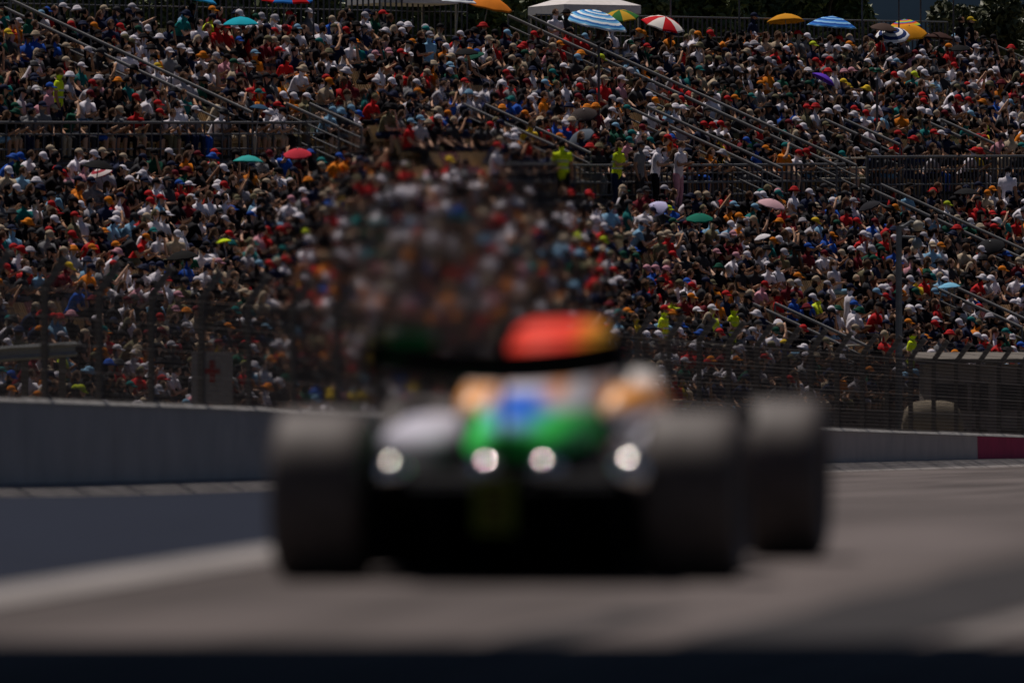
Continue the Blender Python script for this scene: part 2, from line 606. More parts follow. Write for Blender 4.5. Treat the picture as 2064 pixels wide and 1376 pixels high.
def attr_mat(name, prop, otype, rough, mix=0.18):
    m, nt, b = new_mat(name)
    at = nt.nodes.new('ShaderNodeAttribute')
    at.attribute_type = otype
    at.attribute_name = prop
    tc = nt.nodes.new('ShaderNodeTexCoord')
    nz = nt.nodes.new('ShaderNodeTexNoise')
    nz.inputs['Scale'].default_value = 9.0
    nt.links.new(tc.outputs['Object'], nz.inputs['Vector'])
    mr = nt.nodes.new('ShaderNodeMapRange')
    mr.inputs['From Min'].default_value, mr.inputs['From Max'].default_value = 0.3, 0.7
    mr.inputs['To Min'].default_value, mr.inputs['To Max'].default_value = 1 - mix, 1 + mix * 0.6
    nt.links.new(nz.outputs['Fac'], mr.inputs['Value'])
    vm = nt.nodes.new('ShaderNodeVectorMath')
    vm.operation = 'SCALE'
    nt.links.new(at.outputs['Vector' if otype == 'OBJECT' else 'Color'], vm.inputs[0])
    nt.links.new(mr.outputs[0], vm.inputs['Scale'])
    nt.links.new(vm.outputs[0], b.inputs['Base Color'])
    b.inputs['Roughness'].default_value = rough
    b.inputs['Specular IOR Level'].default_value = 0.06
    return m


M_BODY = [attr_mat('shirt cloth', 'shirt_colour', 'OBJECT', 0.85), attr_mat('trouser cloth', 'trouser_colour', 'OBJECT', 0.85),
          attr_mat('skin', 'skin_colour', 'OBJECT', 0.5, 0.1), mat('dark shoes', (0.03, 0.03, 0.03), 0.7), attr_mat('cropped hair', 'hair_colour', 'OBJECT', 0.6)]
M_HEAD = attr_mat('headwear cloth', 'cloth_colour', 'OBJECT', 0.8)
M_CROWD = attr_mat('crowd clothes and skin', 'tint', 'GEOMETRY', 0.75)


def make_pose(kind):
    bones, H, tilt = pose_bones(kind)
    b = MB()
    for pts, rad, reg in bones:
        b.tube(pts, rad, 10)
    me = b.mesh('pose_' + kind)
    o = bpy.data.objects.new('pose', me)
    COL.objects.link(o)
    rm = o.modifiers.new('r', 'REMESH')
    rm.mode = 'VOXEL'
    rm.voxel_size = 0.024
    dg = bpy.context.evaluated_depsgraph_get()
    n = len(o.evaluated_get(dg).data.polygons) * 2
    out = []
    for target in (900, 380):
        dc = o.modifiers.new('d', 'DECIMATE')
        dc.ratio = min(1.0, target / n)
        dc.use_collapse_triangulate = True
        dg = bpy.context.evaluated_depsgraph_get()
        dg.update()
        ev = o.evaluated_get(dg)
        e = ev.data
        nv, nf = len(e.vertices), len(e.polygons)
        co = np.empty(nv * 3, np.float32)
        e.vertices.foreach_get('co', co)
        co = co.reshape(-1, 3)
        tri = np.array([list(p.vertices) for p in e.polygons], np.int32)
        o.modifiers.remove(dc)
        cen = co[tri].mean(1)
        best = np.full(nf, 1e9)
        reg = np.zeros(nf, np.int32)
        for pts, rad, rg in bones:
            for i in range(len(pts) - 1):
                a, c = np.array(pts[i]), np.array(pts[i + 1])
                r0 = rad[i] if not isinstance(rad[i], tuple) else sum(rad[i]) / 2
                ab = c - a
                t = np.clip(((cen - a) @ ab) / max(1e-9, ab @ ab), 0, 1)
                dd = np.linalg.norm(cen - (a + t[:, None] * ab), axis=1) / r0
                better = dd < best
                best = np.where(better, dd, best)
                reg = np.where(better, rg, reg)
        hx, hz = cen[:, 0] - H.x, cen[:, 2] - H.z
        near = np.linalg.norm(cen - np.array(H), axis=1) < 0.14
        reg = np.where(near & (reg == R_SKIN) & (hx < 0.012) & (hz > -0.085), R_HAIR, reg)
        out.append((co, tri, reg))
    bpy.data.objects.remove(o)
    bpy.data.meshes.remove(me)
    co, tri, reg = out[0]
    m2 = bpy.data.meshes.new('person_' + kind)
    m2.from_pydata(co.tolist(), [], tri.tolist())
    for mm in M_BODY:
        m2.materials.append(mm)
    m2.polygons.foreach_set('material_index', reg)
    m2.polygons.foreach_set('use_smooth', [True] * len(tri))
    return {'mesh': m2, 'lo': out[1], 'H': np.array(H), 'tilt': tilt}


def headwear(kind):
    """cap, bucket hat, short or long hair round a head centre at the origin"""
    b = MB()
    n = 10

    def dome(z0, rx, ry, top, cx=0.0, steps=4, lo=None):
        rr = []
        if lo is not None:
            rr.append(lo)
        for i in range(steps + 1):
            a = i / steps * math.pi / 2 * 0.96
            rr.append([(cx + rx * math.cos(a) * math.cos(2 * math.pi * k / n), ry * math.cos(a) * math.sin(2 * math.pi * k / n), z0 + (top - z0) * math.sin(a)) for k in range(n)])
        b.rings(rr)
    if kind == 'cap':
        dome(0.03, 0.108, 0.092, 0.138)
        v = []
        for i in range(6):
            a = -1.15 + 2.3 * i / 5
            v.append((0.085 * math.cos(a) + 0.01, 0.085 * math.sin(a), 0.045))
            v.append((0.06 + 0.125 * math.cos(a), 0.082 * math.sin(a) * 1.05, 0.022 - 0.012 * abs(math.sin(a))))
        v += [(x, y, z - 0.010) for x, y, z in v]
        f = []
        for i in range(5):
            f += [(2 * i, 2 * i + 1, 2 * i + 3, 2 * i + 2), (12 + 2 * i, 12 + 2 * i + 2, 12 + 2 * i + 3, 12 + 2 * i + 1), (2 * i + 1, 12 + 2 * i + 1, 12 + 2 * i + 3, 2 * i + 3)]
        b.add(v, f)
    elif kind == 'bucket hat':
        dome(0.05, 0.108, 0.096, 0.135, steps=3, lo=[(0.185 * math.cos(2 * math.pi * k / n), 0.175 * math.sin(2 * math.pi * k / n), 0.005) for k in range(n)])
    elif kind == 'hair':
        dome(0.0, 0.104, 0.088, 0.136, cx=-0.012)
    else:
        dome(-0.02, 0.106, 0.092, 0.138, cx=-0.014)
        b.rings([[(-0.045 + 0.055 * math.cos(2 * math.pi * k / n), w * math.sin(2 * math.pi * k / n), z) for k in range(n)] for z, w in ((0.03, 0.088), (-0.12, 0.095), (-0.26, 0.075), (-0.33, 0.04))])
    me = b.mesh(kind.replace(' ', '_'), M_HEAD, smooth=True)
    tri = []
    for p in me.polygons:
        vv = list(p.vertices)
        for i in range(1, len(vv) - 1):
            tri.append((vv[0], vv[i], vv[i + 1]))
    co = np.array([v.co[:] for v in me.vertices], np.float32)
    return {'mesh': me, 'lo': (co, np.array(tri, np.int32))}


POSES = {k: make_pose(k) for k in ('upright', 'lean', 'shade', 'back', 'phone', 'chin', 'twist', 'stand', 'stand_hips', 'stand_fold')}
HATS = {k: headwear(k) for k in ('cap', 'bucket hat', 'hair', 'long hair')}
SIT_W = [('upright', 36), ('lean', 40), ('shade', 1.5), ('back', 14), ('phone', 1), ('chin', 6), ('twist', 1.5)]


def random_person(standing=False):
    hat = random.choices(['cap', 'bucket hat', 'hair', 'long hair'], [52, 10, 23, 15])[0]
    return {'pose': pick(SIT_W), 'hat': hat, 'hatc': pick(HAT_W) if hat in ('cap', 'bucket hat') else pick(HAIR_W), 'shirt': pick(SHIRT_W), 'leg': pick(LEG_W),
            'skin': random.choices(SKINS, SKIN_W)[0], 'hairc': PAL[pick(HAIR_W)], 'rot': random.gauss(0, 0.30), 'sc': random.uniform(0.98, 1.11)}


def shade(c, a=0.2):
    f = random.uniform(1 - a, 1 + a * 0.6)
    return tuple(min(0.85, x * f) for x in c)


# --- stair railings: where they run, in rows and metres along the row (both rails of a flight)
def flight(px0, py0, px1, py1):
    k0, u0 = seat_at(px0, py0, 1.3)
    k1, u1 = seat_at(px1, py1, 1.3)
    return max(k0, k1), min(k0, k1), (u0 + u1) / 2


FL_PX = [(17, 0, 465, 227, 'the teal-parasol corner'), (1062, 32, 1690, 334, 'the white gazebo'), (602, 209, 705, 258, 'the inner end of the near walkway fence'),
         (959, 212, 1165, 310, 'the steward in the widest yellow vest'), (1280, 215, 1560, 340, 'the orange-clad spectator'), (1677, 241, 1800, 292, 'the thin post by the fence corner'),
         (1874, 241, 1990, 290, 'the far end of the upper tier'), (1760, 372, 2075, 520, 'the double-headed loudspeaker post'), (1909, 578, 2075, 660, 'the grey kiosk roof'),
         (1540, 612, 1730, 700, 'the standing man in white T-shirt')]
FLIGHTS = [flight(*q[:4]) + (q[4],) for q in FL_PX]


def in_aisle(k, u):
    for kt, kb, uu, _ in FLIGHTS:
        if kb - 0.6 <= k <= kt + 0.6 and abs(u - uu) < 0.62:
            return True
    return False


# --- empty seats seen in the photograph (pixel centre, half width in seats)
EMPTY = [(1682, 605, 2), (1672, 640, 2), (2000, 640, 3), (1905, 300, 2), (930, 330, 3), (890, 250, 2), (700, 160, 2), (735, 195, 2), (970, 190, 2), (15, 150, 1), (30, 175, 1),
         (1400, 370, 4), (1340, 375, 3), (1495, 368, 3), (870, 350, 5), (860, 365, 4), (1815, 300, 2), (1530, 610, 1), (1495, 600, 1), (1895, 490, 1), (2030, 500, 2), (1585, 130, 1), (80, 640, 2),
         (120, 660, 2), (420, 640, 2), (310, 560, 2), (430, 120, 1), (1090, 260, 1), (1260, 250, 1), (1735, 700, 2), (1565, 580, 1)]
EMPTY_KU = [(*seat_at(px, py, 0.6), w) for px, py, w in EMPTY]


def is_empty(k, u):
    for ke, ue, w in EMPTY_KU:
        if abs(k - ke) < 0.5 and abs(u - ue) < 0.42 * w:
            return True
    return False


people, empties, filled_seats = [], [], []
last_empty = False
for k in range(0, K_TOP + 2):
    u = U_START + random.random() * 0.4
    while u < U_END - 0.4:
        u += 0.48
        if walkway(k, u) or in_aisle(k, u) or abs(u - U_SPLIT) < 0.7:
            continue
        P = stand(k, u)
        hx, hy = px_of(P + Vector((0, 0, 1.15)))
        if not (-45 < hx < 2110 and -70 < hy < 850):
            continue
        if k == K_TOP + 1 and hx > 800:
            continue
        if is_empty(k, u) or random.random() < (0.25 if last_empty else 0.022):
            empties.append((k, u))
            last_empty = True
            continue
        last_empty = False
        filled_seats.append((k, u))
        d = random_person()
        d['k'], d['u'] = k, u
        if people and people[-1]['k'] == k and u - people[-1]['u'] < 0.7:         # friends dress alike
            q = people[-1]
            if random.random() < 0.30 and d['hat'] in ('cap', 'bucket hat') and q['hat'] in ('cap', 'bucket hat'):
                d['hatc'] = q['hatc']
            if random.random() < 0.18 and q['shirt'] not in ('lime', 'yellow'):
                d['shirt'] = q['shirt']
        d['P'] = P + D2 * random.uniform(-0.06, 0.03) + R2 * random.uniform(-0.06, 0.06)
        people.append(d)

# who shows largest: paint them far to near on a coarse grid, with the car and wall in front
GW, GH = 1032, 688
grid = np.full((GH, GW), -1, np.int32)
for i in sorted(range(len(people)), key=lambda i: -people[i]['P'].y):
    P = people[i]['P']
    sc = F / P.y / 2
    x, y = px_of(P)
    x, y = x / 2, y / 2

    def fill(x0, x1, y0, y1):
        x0, x1, y0, y1 = int(max(0, x0)), int(min(GW, x1)), int(max(0, y0)), int(min(GH, y1))
        if x1 > x0 and y1 > y0:
            grid[y0:y1, x0:x1] = i
    fill(x - 0.14 * sc, x + 0.14 * sc, y - 1.28 * sc, y - 1.0 * sc)
    fill(x - 0.22 * sc, x + 0.24 * sc, y - 1.0 * sc, y - 0.45 * sc)
    fill(x + 0.0 * sc, x + 0.5 * sc, y - 0.58 * sc, y)
grid[350:, 365:640] = -1
grid[290:350, 365:640] = -1
grid[405:, :] = -1
area = np.bincount(grid[grid >= 0].ravel(), minlength=len(people))
area[[i for i, d in enumerate(people) if not 0 <= px_of(d['P'])[0] <= 2064]] = 0
order = np.argsort(-area)
N_SOLO = 262
solo = set(int(i) for i in order[:N_SOLO])

# running count along each row, left to right, of those in the frame
cnt = {}
for i, d in enumerate(people):
    hx = px_of(d['P'])[0]
    if 0 <= hx <= 2064:
        cnt[d['k']] = cnt.get(d['k'], 0) + 1
    d['nth'] = cnt.get(d['k'], 0) if 0 <= hx <= 2064 else 0


def colour_prop(o, name, c):
    o[name] = [float(x) for x in c]


def place_person(d, label, group=None):
    p = POSES[d['pose']]
    o = obj('person', p['mesh'], None, d['P'], FACE + d['rot'])
    o.scale = (d['sc'],) * 3
    tag(o, label, 'person', group)
    colour_prop(o, 'shirt_colour', shade(PAL[d['shirt']]))
    colour_prop(o, 'trouser_colour', shade(PAL[d['leg']]))
    colour_prop(o, 'skin_colour', d['skin'])
    colour_prop(o, 'hair_colour', d.get('hairc', PAL['brown']))
    h = obj({'cap': 'cap', 'bucket hat': 'bucket_hat', 'hair': 'hair', 'long hair': 'hair'}[d['hat']], HATS[d['hat']]['mesh'], o, tuple(p['H']))
    h.rotation_euler = (0, p['tilt'], 0)
    colour_prop(h, 'cloth_colour', shade(PAL[d['hatc']]))
    return o


def head_words(d):
    if d['hat'] in ('cap', 'bucket hat'):
        return f"{d['hatc']} {d['hat']}"
    return {'brown': 'brown', 'black': 'black', 'khaki': 'fair', 'beige': 'blond'}[d['hatc']] + ' ' + d['hat']


POSE_WORDS = {'upright': 'sitting upright', 'lean': 'leaning forward', 'shade': 'shading eyes', 'back': 'leaning back', 'phone': 'holding hands up', 'chin': 'chin on hand', 'twist': 'reaching out'}
for i in sorted(solo):
    d = people[i]
    where = f"{ordinal(d['k'] + 1)} row from front, {ordinal(d['nth'])} from left"
    lab = f"spectator {POSE_WORDS[d['pose']]}, {d['shirt']} top, {head_words(d)}, {where}"
    if len(lab.split()) > 16:
        lab = f"spectator, {d['shirt']} top, {head_words(d)}, {where}"
    place_person(d, lab, 'spectators sitting in the grandstand')

# everyone else: one mass
rest = [d for i, d in enumerate(people) if i not in solo]
VV, FF, CC = [], [], []
off = 0


def rot_mats(ds):
    a = np.array([FACE + d['rot'] for d in ds])
    c, s_ = np.cos(a), np.sin(a)
    M = np.zeros((len(ds), 3, 3))
    M[:, 0, 0], M[:, 0, 1], M[:, 1, 0], M[:, 1, 1], M[:, 2, 2] = c, -s_, s_, c, 1
    return M * np.array([d['sc'] for d in ds])[:, None, None]


for kind, p in POSES.items():
    ds = [d for d in rest if d['pose'] == kind]
    if not ds:
        continue
    co, tri, reg = p['lo']
    M = rot_mats(ds)
    T = np.array([d['P'][:] for d in ds])
    v = np.einsum('nij,vj->nvi', M, co) + T[:, None, :]
    VV.append(v.reshape(-1, 3))
    FF.append((tri[None] + (np.arange(len(ds)) * len(co))[:, None, None] + off).reshape(-1, 3))
    lut = np.array([[shade(PAL[d['shirt']]), shade(PAL[d['leg']]), d['skin'], (0.04, 0.04, 0.04), d['hairc']] for d in ds])
    CC.append(lut[:, reg].reshape(-1, 3))
    off += len(ds) * len(co)
    for hk, hd in HATS.items():
        hs = [d for d in ds if d['hat'] == hk]
        if not hs:
            continue
        hc, ht = hd['lo']
        t = p['tilt']
        Ry = np.array([[math.cos(t), 0, math.sin(t)], [0, 1, 0], [-math.sin(t), 0, math.cos(t)]])
        hl = hc @ Ry.T + p['H']
        M = rot_mats(hs)
        T = np.array([d['P'][:] for d in hs])
        v = np.einsum('nij,vj->nvi', M, hl) + T[:, None, :]
        VV.append(v.reshape(-1, 3))
        FF.append((ht[None] + (np.arange(len(hs)) * len(hc))[:, None, None] + off).reshape(-1, 3))
        c = np.array([shade(PAL[d['hatc']]) for d in hs])
        CC.append(np.repeat(c, len(ht), axis=0))
        off += len(hs) * len(hc)


def big_mesh(name, V, Fa, C=None, attr='tint', m=None, smooth=True):
    me = bpy.data.meshes.new(name)
    me.vertices.add(len(V))
    me.vertices.foreach_set('co', V.astype(np.float32).ravel())
    n = len(Fa)
    w = Fa.shape[1]
    me.loops.add(n * w)
    me.loops.foreach_set('vertex_index', Fa.astype(np.int32).ravel())
    me.polygons.add(n)
    me.polygons.foreach_set('loop_start', np.arange(0, n * w, w, dtype=np.int32))
    me.polygons.foreach_set('use_smooth', np.full(n, smooth))
    if C is not None:
        a = me.attributes.new(attr, 'FLOAT_COLOR', 'FACE')
        a.data.foreach_set('color', np.concatenate([C, np.ones((n, 1))], 1).astype(np.float32).ravel())
    me.update(calc_edges=True)
    if m:
        me.materials.append(m)
    return me


o = obj('crowd', big_mesh('crowd', np.concatenate(VV), np.concatenate(FF), np.concatenate(CC), m=M_CROWD))
tag(o, 'dense mass of seated spectators filling the grandstand', 'crowd', kind='stuff')


# seats: the empty ones singly, those under people as one
def seat_vis(ku):
    x, y = px_of(stand(*ku))
    return 0 <= x <= 2064 and y < 880


emp = [e for e in empties if seat_vis(e)][:290]
for k, u in emp:
    x, _ = px_of(stand(k, u))
    obj('seat', SEAT_P if random.random() < 0.22 else SEAT_C, gs, stand(k, u) - gs0, FACE)
sv = np.array([v.co[:] for v in SEAT_C.vertices])
sf = np.array([list(p.vertices) for p in SEAT_C.polygons])
ca, sa = math.cos(FACE), math.sin(FACE)
sv = sv @ np.array([[ca, sa, 0], [-sa, ca, 0], [0, 0, 1]])
T = np.array([(stand(k, u) - gs0)[:] for k, u in filled_seats])
o = obj('occupied_seats', big_mesh('occupied_seats', (sv[None] + T[:, None]).reshape(-1, 3), (sf[None] + (np.arange(len(T)) * len(sv))[:, None, None]).reshape(-1, 4), m=m_seat, smooth=False), gs)
tag(o, kind='stuff')

# ------------------------------------------------------------------ railings
m_cyl = {}


def unit_tube(r, m, n=8):
    b = MB()
    b.tube([(0, 0, 0), (0, 0, 1)], r, n)
    return b.mesh('bar', m, smooth=False)


def bar(name, me, a, c, parent, base):
    a, c = Vector(a) - base, Vector(c) - base
    o = obj(name, me, parent, a)
    dv = c - a
    o.rotation_euler = dv.to_track_quat('Z', 'Y').to_euler()
    o.scale = (1, 1, dv.length)
    return o


B36 = unit_tube(0.040, m_steel)
B30, B22, B16 = unit_tube(0.034, m_steel), unit_tube(0.024, m_steel), unit_tube(0.017, m_steel)
B30D, B22D = unit_tube(0.034, m_steel_d), unit_tube(0.024, m_steel_d)
for kt, kb, uu, where in FLIGHTS:
    for sg, side in ((-1, 'nearer'), (1, 'farther')):
        u = uu + 0.62 * sg
        base = stand(kb, u)
        t = thing('stair_railing', f'steel stair railing beside {where}, {side} of two', 'railing', base, group='sloping stair railings in the stand')
        for h, me in ((1.30, B36), (1.02, B22), (0.75, B22), (0.48, B22)):
            bar('rail', me, stand(kt, u, h), stand(kb, u, h), t, base)
        n = max(1, int((kt - kb) / 2.2))
        for i in range(n + 1):
            k = kb + (kt - kb) * i / n
            bar('post', B22, stand(k, u, -0.1), stand(k, u, 1.28), t, base)


def railing(name, label, k, u0, u1, heights, pitch, hb=1.05, every=None, dark=False, lowest=0.06):
    base = stand(k, u0)
    t = thing(name, label, 'railing', base)
    for h, me in heights:
        bar('rail', me, stand(k, u0, h), stand(k, u1, h), t, base)
    n = int((u1 - u0) / pitch)
    me = unit_tube(0.030 if dark else 0.026, m_steel_d, 4)
    for i in range(n + 1):
        u = u0 + (u1 - u0) * i / n
        bar('baluster', me, stand(k, u, lowest), stand(k, u, hb - 0.02), t, base)
    return t


# rows in front of the upper tier
ul1 = seat_at(636, 240, 1.05)[1]
railing('walkway_railing', 'grey barred walkway railing crossing the near part of the stand', 17.5, seat_at(-40, 232, 1.05)[1], ul1,
        [(1.06, B30), (0.78, B22), (0.42, B22), (0.08, B22)], 0.44)
kr = 14.4
u_a, u_b = seat_at(1040, 347, 1.05)[1], seat_at(1690, 326, 1.05)[1]
railing('walkway_railing', 'dark barred walkway railing in front of the two fluorescent vests', kr, u_a, u_b,
        [(1.06, B30), (0.86, B16), (0.62, B30), (0.30, B22), (0.06, B22)], 0.30, dark=True)
u_c, u_d = seat_at(1762, 322, 1.25)[1], seat_at(2100, 316, 1.25)[1]
railing('walkway_railing', 'close barred walkway railing at the far end behind black umbrellas', kr, u_c, u_d,
        [(1.25, B30), (0.9, B16), (0.5, B22), (0.05, B22)], 0.24, hb=1.25, dark=True)
# bright cross bars joining the two
base = stand(kr, u_b)
t = thing('vomitory_gate', 'pale horizontal pipes closing the gap between the two barred railings', 'gate', base)
m_pale = mat('pale cream pipe', (0.5, 0.45, 0.36), 0.5, metal=0.2)  # plain pale colour for pipes, tent legs and front rails
BP = unit_tube(0.024, m_pale)
for h in (0.12, 0.4, 0.68, 0.96, 1.22):
    bar('rail', BP, stand(kr, u_b - 1.8, h), stand(kr, u_c - 0.15, h), t, base)
for u in (u_b + 0.3, u_c - 0.12):
    bar('post', B30, stand(kr, u, -0.3), stand(kr, u, 1.3), t, base)
# railing along the back of the top row
kb_ = 25.1
railing('back_railing', 'tall barred railing along the back of the top row', kb_, seat_at(1083, 30, 1.3)[1], seat_at(1935, 56, 1.3)[1],
        [(1.3, B22), (0.75, B16), (0.1, B16)], 0.30, hb=1.3)
railing('back_railing', 'barred back railing against the trees above the teal parasol', 26.8, seat_at(-30, -20, 1.3)[1], seat_at(1010, 15, 1.3)[1],
        [(1.3, B22), (0.75, B16), (0.1, B16)], 0.32, hb=1.3)
# end of stand: sloping side rail at far right
ue = U_END + 0.3
base = stand(18, ue)
t = thing('end_railing', 'plain sloping railing down the far open end of the stand', 'railing', base)
for h in (1.05, 0.6):
    bar('rail', B22, stand(25, ue, h), stand(13, ue, h), t, base)
for k in range(13, 26, 2):
    bar('post', B22, stand(k, ue, -0.3), stand(k, ue, 1.05), t, base)
# thin upright poles behind and within the stand
for px, py, h, where in ((1738, 30, 4.5, 'rising beside the hillside gap, nearest the trees'), (1812, 30, 4.5, 'in the middle of the hillside gap'), (1856, 30, 4.5, 'right of the middle of the hillside gap'),
                         (1922, 40, 4.5, 'by the two men in black'), (1490, 20, 4.5, 'among dark trees behind the cap row'), (1352, 20, 4.5, 'beside the red and white parasol'), (632, 10, 3.0, 'behind the teal parasol')):
    k, u = seat_at(px, py, 2.0)
    p = stand(k, u)
    o = bar('pole', B22D, p - Vector((0, 0, 1.5)), p + Vector((0, 0, h)), None, Vector((0, 0, 0)))
    tag(o, f'thin dark upright pole {where}', 'pole', 'thin poles behind the stand')
for px, py, h, where in ((1207, 300, 2.9, 'standing among spectators above the second yellow vest'), (1768, 330, 2.5, 'at the corner of the close barred railing')):
    k, u = seat_at(px, py, 0.2)
    p = stand(k, u)
    o = bar('pole', B30D, p - Vector((0, 0, 0.2)), p + Vector((0, 0, h)), None, Vector((0, 0, 0)))
    tag(o, f'thin grey post {where}', 'pole')

# ------------------------------------------------------------------ people who stand out
SPECIAL = [
    (1116, 14, 'stand_fold', 'white', 'navy', 'hair', 'brown', -0.4, 'standing man in white T-shirt leaning on the top of the stairs'),
    (1140, 16, 'stand', 'charcoal', 'black', 'bucket hat', 'black', 0.2, 'standing person in dark shirt and black hat under the blue parasol'),
    (1514, 28, 'stand_fold', 'navy', 'black', 'cap', 'navy', 0.1, 'standing person in navy with navy cap at the back railing'),
    (1936, 44, 'stand', 'black', 'black', 'hair', 'black', 0.0, 'standing man in black with black hair at top end of stand'),
    (1957, 40, 'stand_hips', 'black', 'black', 'cap', 'yellow', 0.15, 'standing man in black with yellow cap and hands on hips'),
    (842, 84, 'stand_fold', 'black', 'khaki', 'hair', 'brown', 0.1, 'standing man in black T-shirt beside the one in pale blue'),
    (864, 80, 'stand', 'sky blue', 'navy', 'cap', 'pale grey', -0.3, 'standing man in pale blue shirt and pale grey cap'),
    (56, 20, 'stand', 'dark green', 'khaki', 'hair', 'black', 0.2, 'standing man in dark green vest beside the nearest stair railing'),
    (118, 160, 'stand', 'fluorescent yellow', 'navy', 'hair', 'brown', 0.3, 'standing steward in fluorescent vest above the near walkway railing'),
    (98, 172, 'stand', 'pink', 'charcoal', 'cap', 'blue', 0.2, 'standing person in pink top and blue cap beside the near steward'),
    (1131, 284, 'stand', 'fluorescent yellow', 'black', 'hair', 'black', 1.9, 'broad steward in fluorescent yellow vest seen from behind'),
    (1243, 304, 'shade_st', 'fluorescent yellow', 'navy', 'long hair', 'brown', 0.0, 'steward with long brown hair in fluorescent yellow vest'),
    (1290, 288, 'stand', 'grey', 'charcoal', 'cap', 'charcoal', 0.0, 'standing man in grey T-shirt and charcoal cap behind barred railing'),
    (1322, 294, 'stand_fold', 'white', 'black', 'cap', 'black', 0.3, 'standing man in white T-shirt and black cap behind barred railing'),
    (1368, 286, 'stand_fold', 'white', 'pink', 'hair', 'brown', 0.0, 'standing bareheaded man in white behind barred railing'),
    (1712, 572, 'stand', 'white', 'black', 'cap', 'navy', 0.75, 'standing man in white T-shirt and navy cap before empty cream seats'),
    (1543, 516, 'upright', 'white', 'black', 'hair', 'black', 0.0, 'seated man in white T-shirt with black hair and folded arms'),
    (2031, 346, 'stand', 'white', 'navy', 'hair', 'black', 1.6, 'standing person in white seen from behind at the far lower stairs'),
    (1336, 628, 'stand', 'fluorescent yellow', 'fluorescent yellow', 'cap', 'red', 0.2, 'steward in fluorescent yellow jacket behind fence beside the car wing'),
    (1474, 618, 'stand_fold', 'fluorescent yellow', 'fluorescent yellow', 'hair', 'black', 0.1, 'steward in fluorescent yellow suit leaning at lower front rail'),
    (1838, 672, 'stand', 'fluorescent yellow', 'fluorescent yellow', 'hair', 'black', 0.2, 'steward in fluorescent vest standing by the kiosk'),
    (1666, 505, 'lean', 'white', 'beige', 'cap', 'navy', 0.0, 'seated man in white T-shirt and navy cap leaning forward'),
    (1734, 470, 'chin', 'red', 'black', 'cap', 'white', 0.1, 'hunched spectator in red shirt and white cap by loudspeaker post'),
    (1312, 262, 'chin', 'orange', 'orange', 'hair', 'brown', 0.1, 'big spectator in loose orange shirt above barred railing'),
    (1440, 300, 'lean', 'yellow', 'navy', 'cap', 'yellow', 0.1, 'spectator in yellow shirt and yellow cap near the stair foot'),
    (1436, 540, 'back', 'black', 'black', 'hair', 'brown', -0.2, 'shirt-sleeved spectator in black leaning back beside the man in white'),
    (205, 36, 'lean', 'red', 'red', 'cap', 'red', 0.0, 'spectator wrapped in red with red cap, high in the stand'),
    (245, 10, 'lean', 'pale grey', 'black', 'cap', 'black', 0.0, 'spectator in pale grey shirt and black cap in top row'),
    (230, 690, 'lean', 'pale grey', 'charcoal', 'bucket hat', 'beige', 0.1, 'spectator in pale grey behind the fence in beige bucket hat'),
    (315, 725, 'lean', 'white', 'navy', 'hair', 'black', 0.1, 'spectator in white low behind the fence, first of two'),
    (345, 718, 'lean', 'white', 'grey', 'cap', 'khaki', 0.1, 'spectator in white and khaki cap low behind the fence'),
    (60, 700, 'phone', 'white', 'beige', 'hair', 'black', 0.0, 'spectator in white low at the near fence post'),
]
for px, py, pose, sh, lg, hat, hc, rot, lab in SPECIAL:
    st = 'stand' in pose or pose == 'shade_st'
    h = 1.74 if st else 1.32
    k, u = seat_at(px, py, h)
    d = {'pose': 'stand_fold' if pose == 'shade_st' else pose, 'hat': hat, 'hatc': hc, 'shirt': sh, 'leg': lg, 'skin': SKINS[random.randrange(3)], 'rot': rot, 'sc': 1.04, 'P': stand(round(k) if not st else k, u, 0.0)}
    if st:
        d['P'] = stand(k, u) + D2 * 0.0
        d['P'].z = stand(round(k), u).z
    o = place_person(d, lab, 'people standing out of the crowd')
    if 'fluorescent' in lab and st:                        # reflective bands of the vest
        b = MB()
        for z in (1.08, 1.24):
            b.rings([[(0.0 + 0.135 * math.cos(2 * math.pi * q / 14), 0.185 * math.sin(2 * math.pi * q / 14), z + dz) for q in range(14)] for dz in (-0.02, 0.02)], cap=False)
        b.build('reflective_band', mat('reflective tape', (0.45, 0.47, 0.48), 0.4), o)

# ------------------------------------------------------------------ parasols and umbrellas
m_stick = mat('umbrella stick', (0.25, 0.25, 0.26), 0.5, metal=0.4)


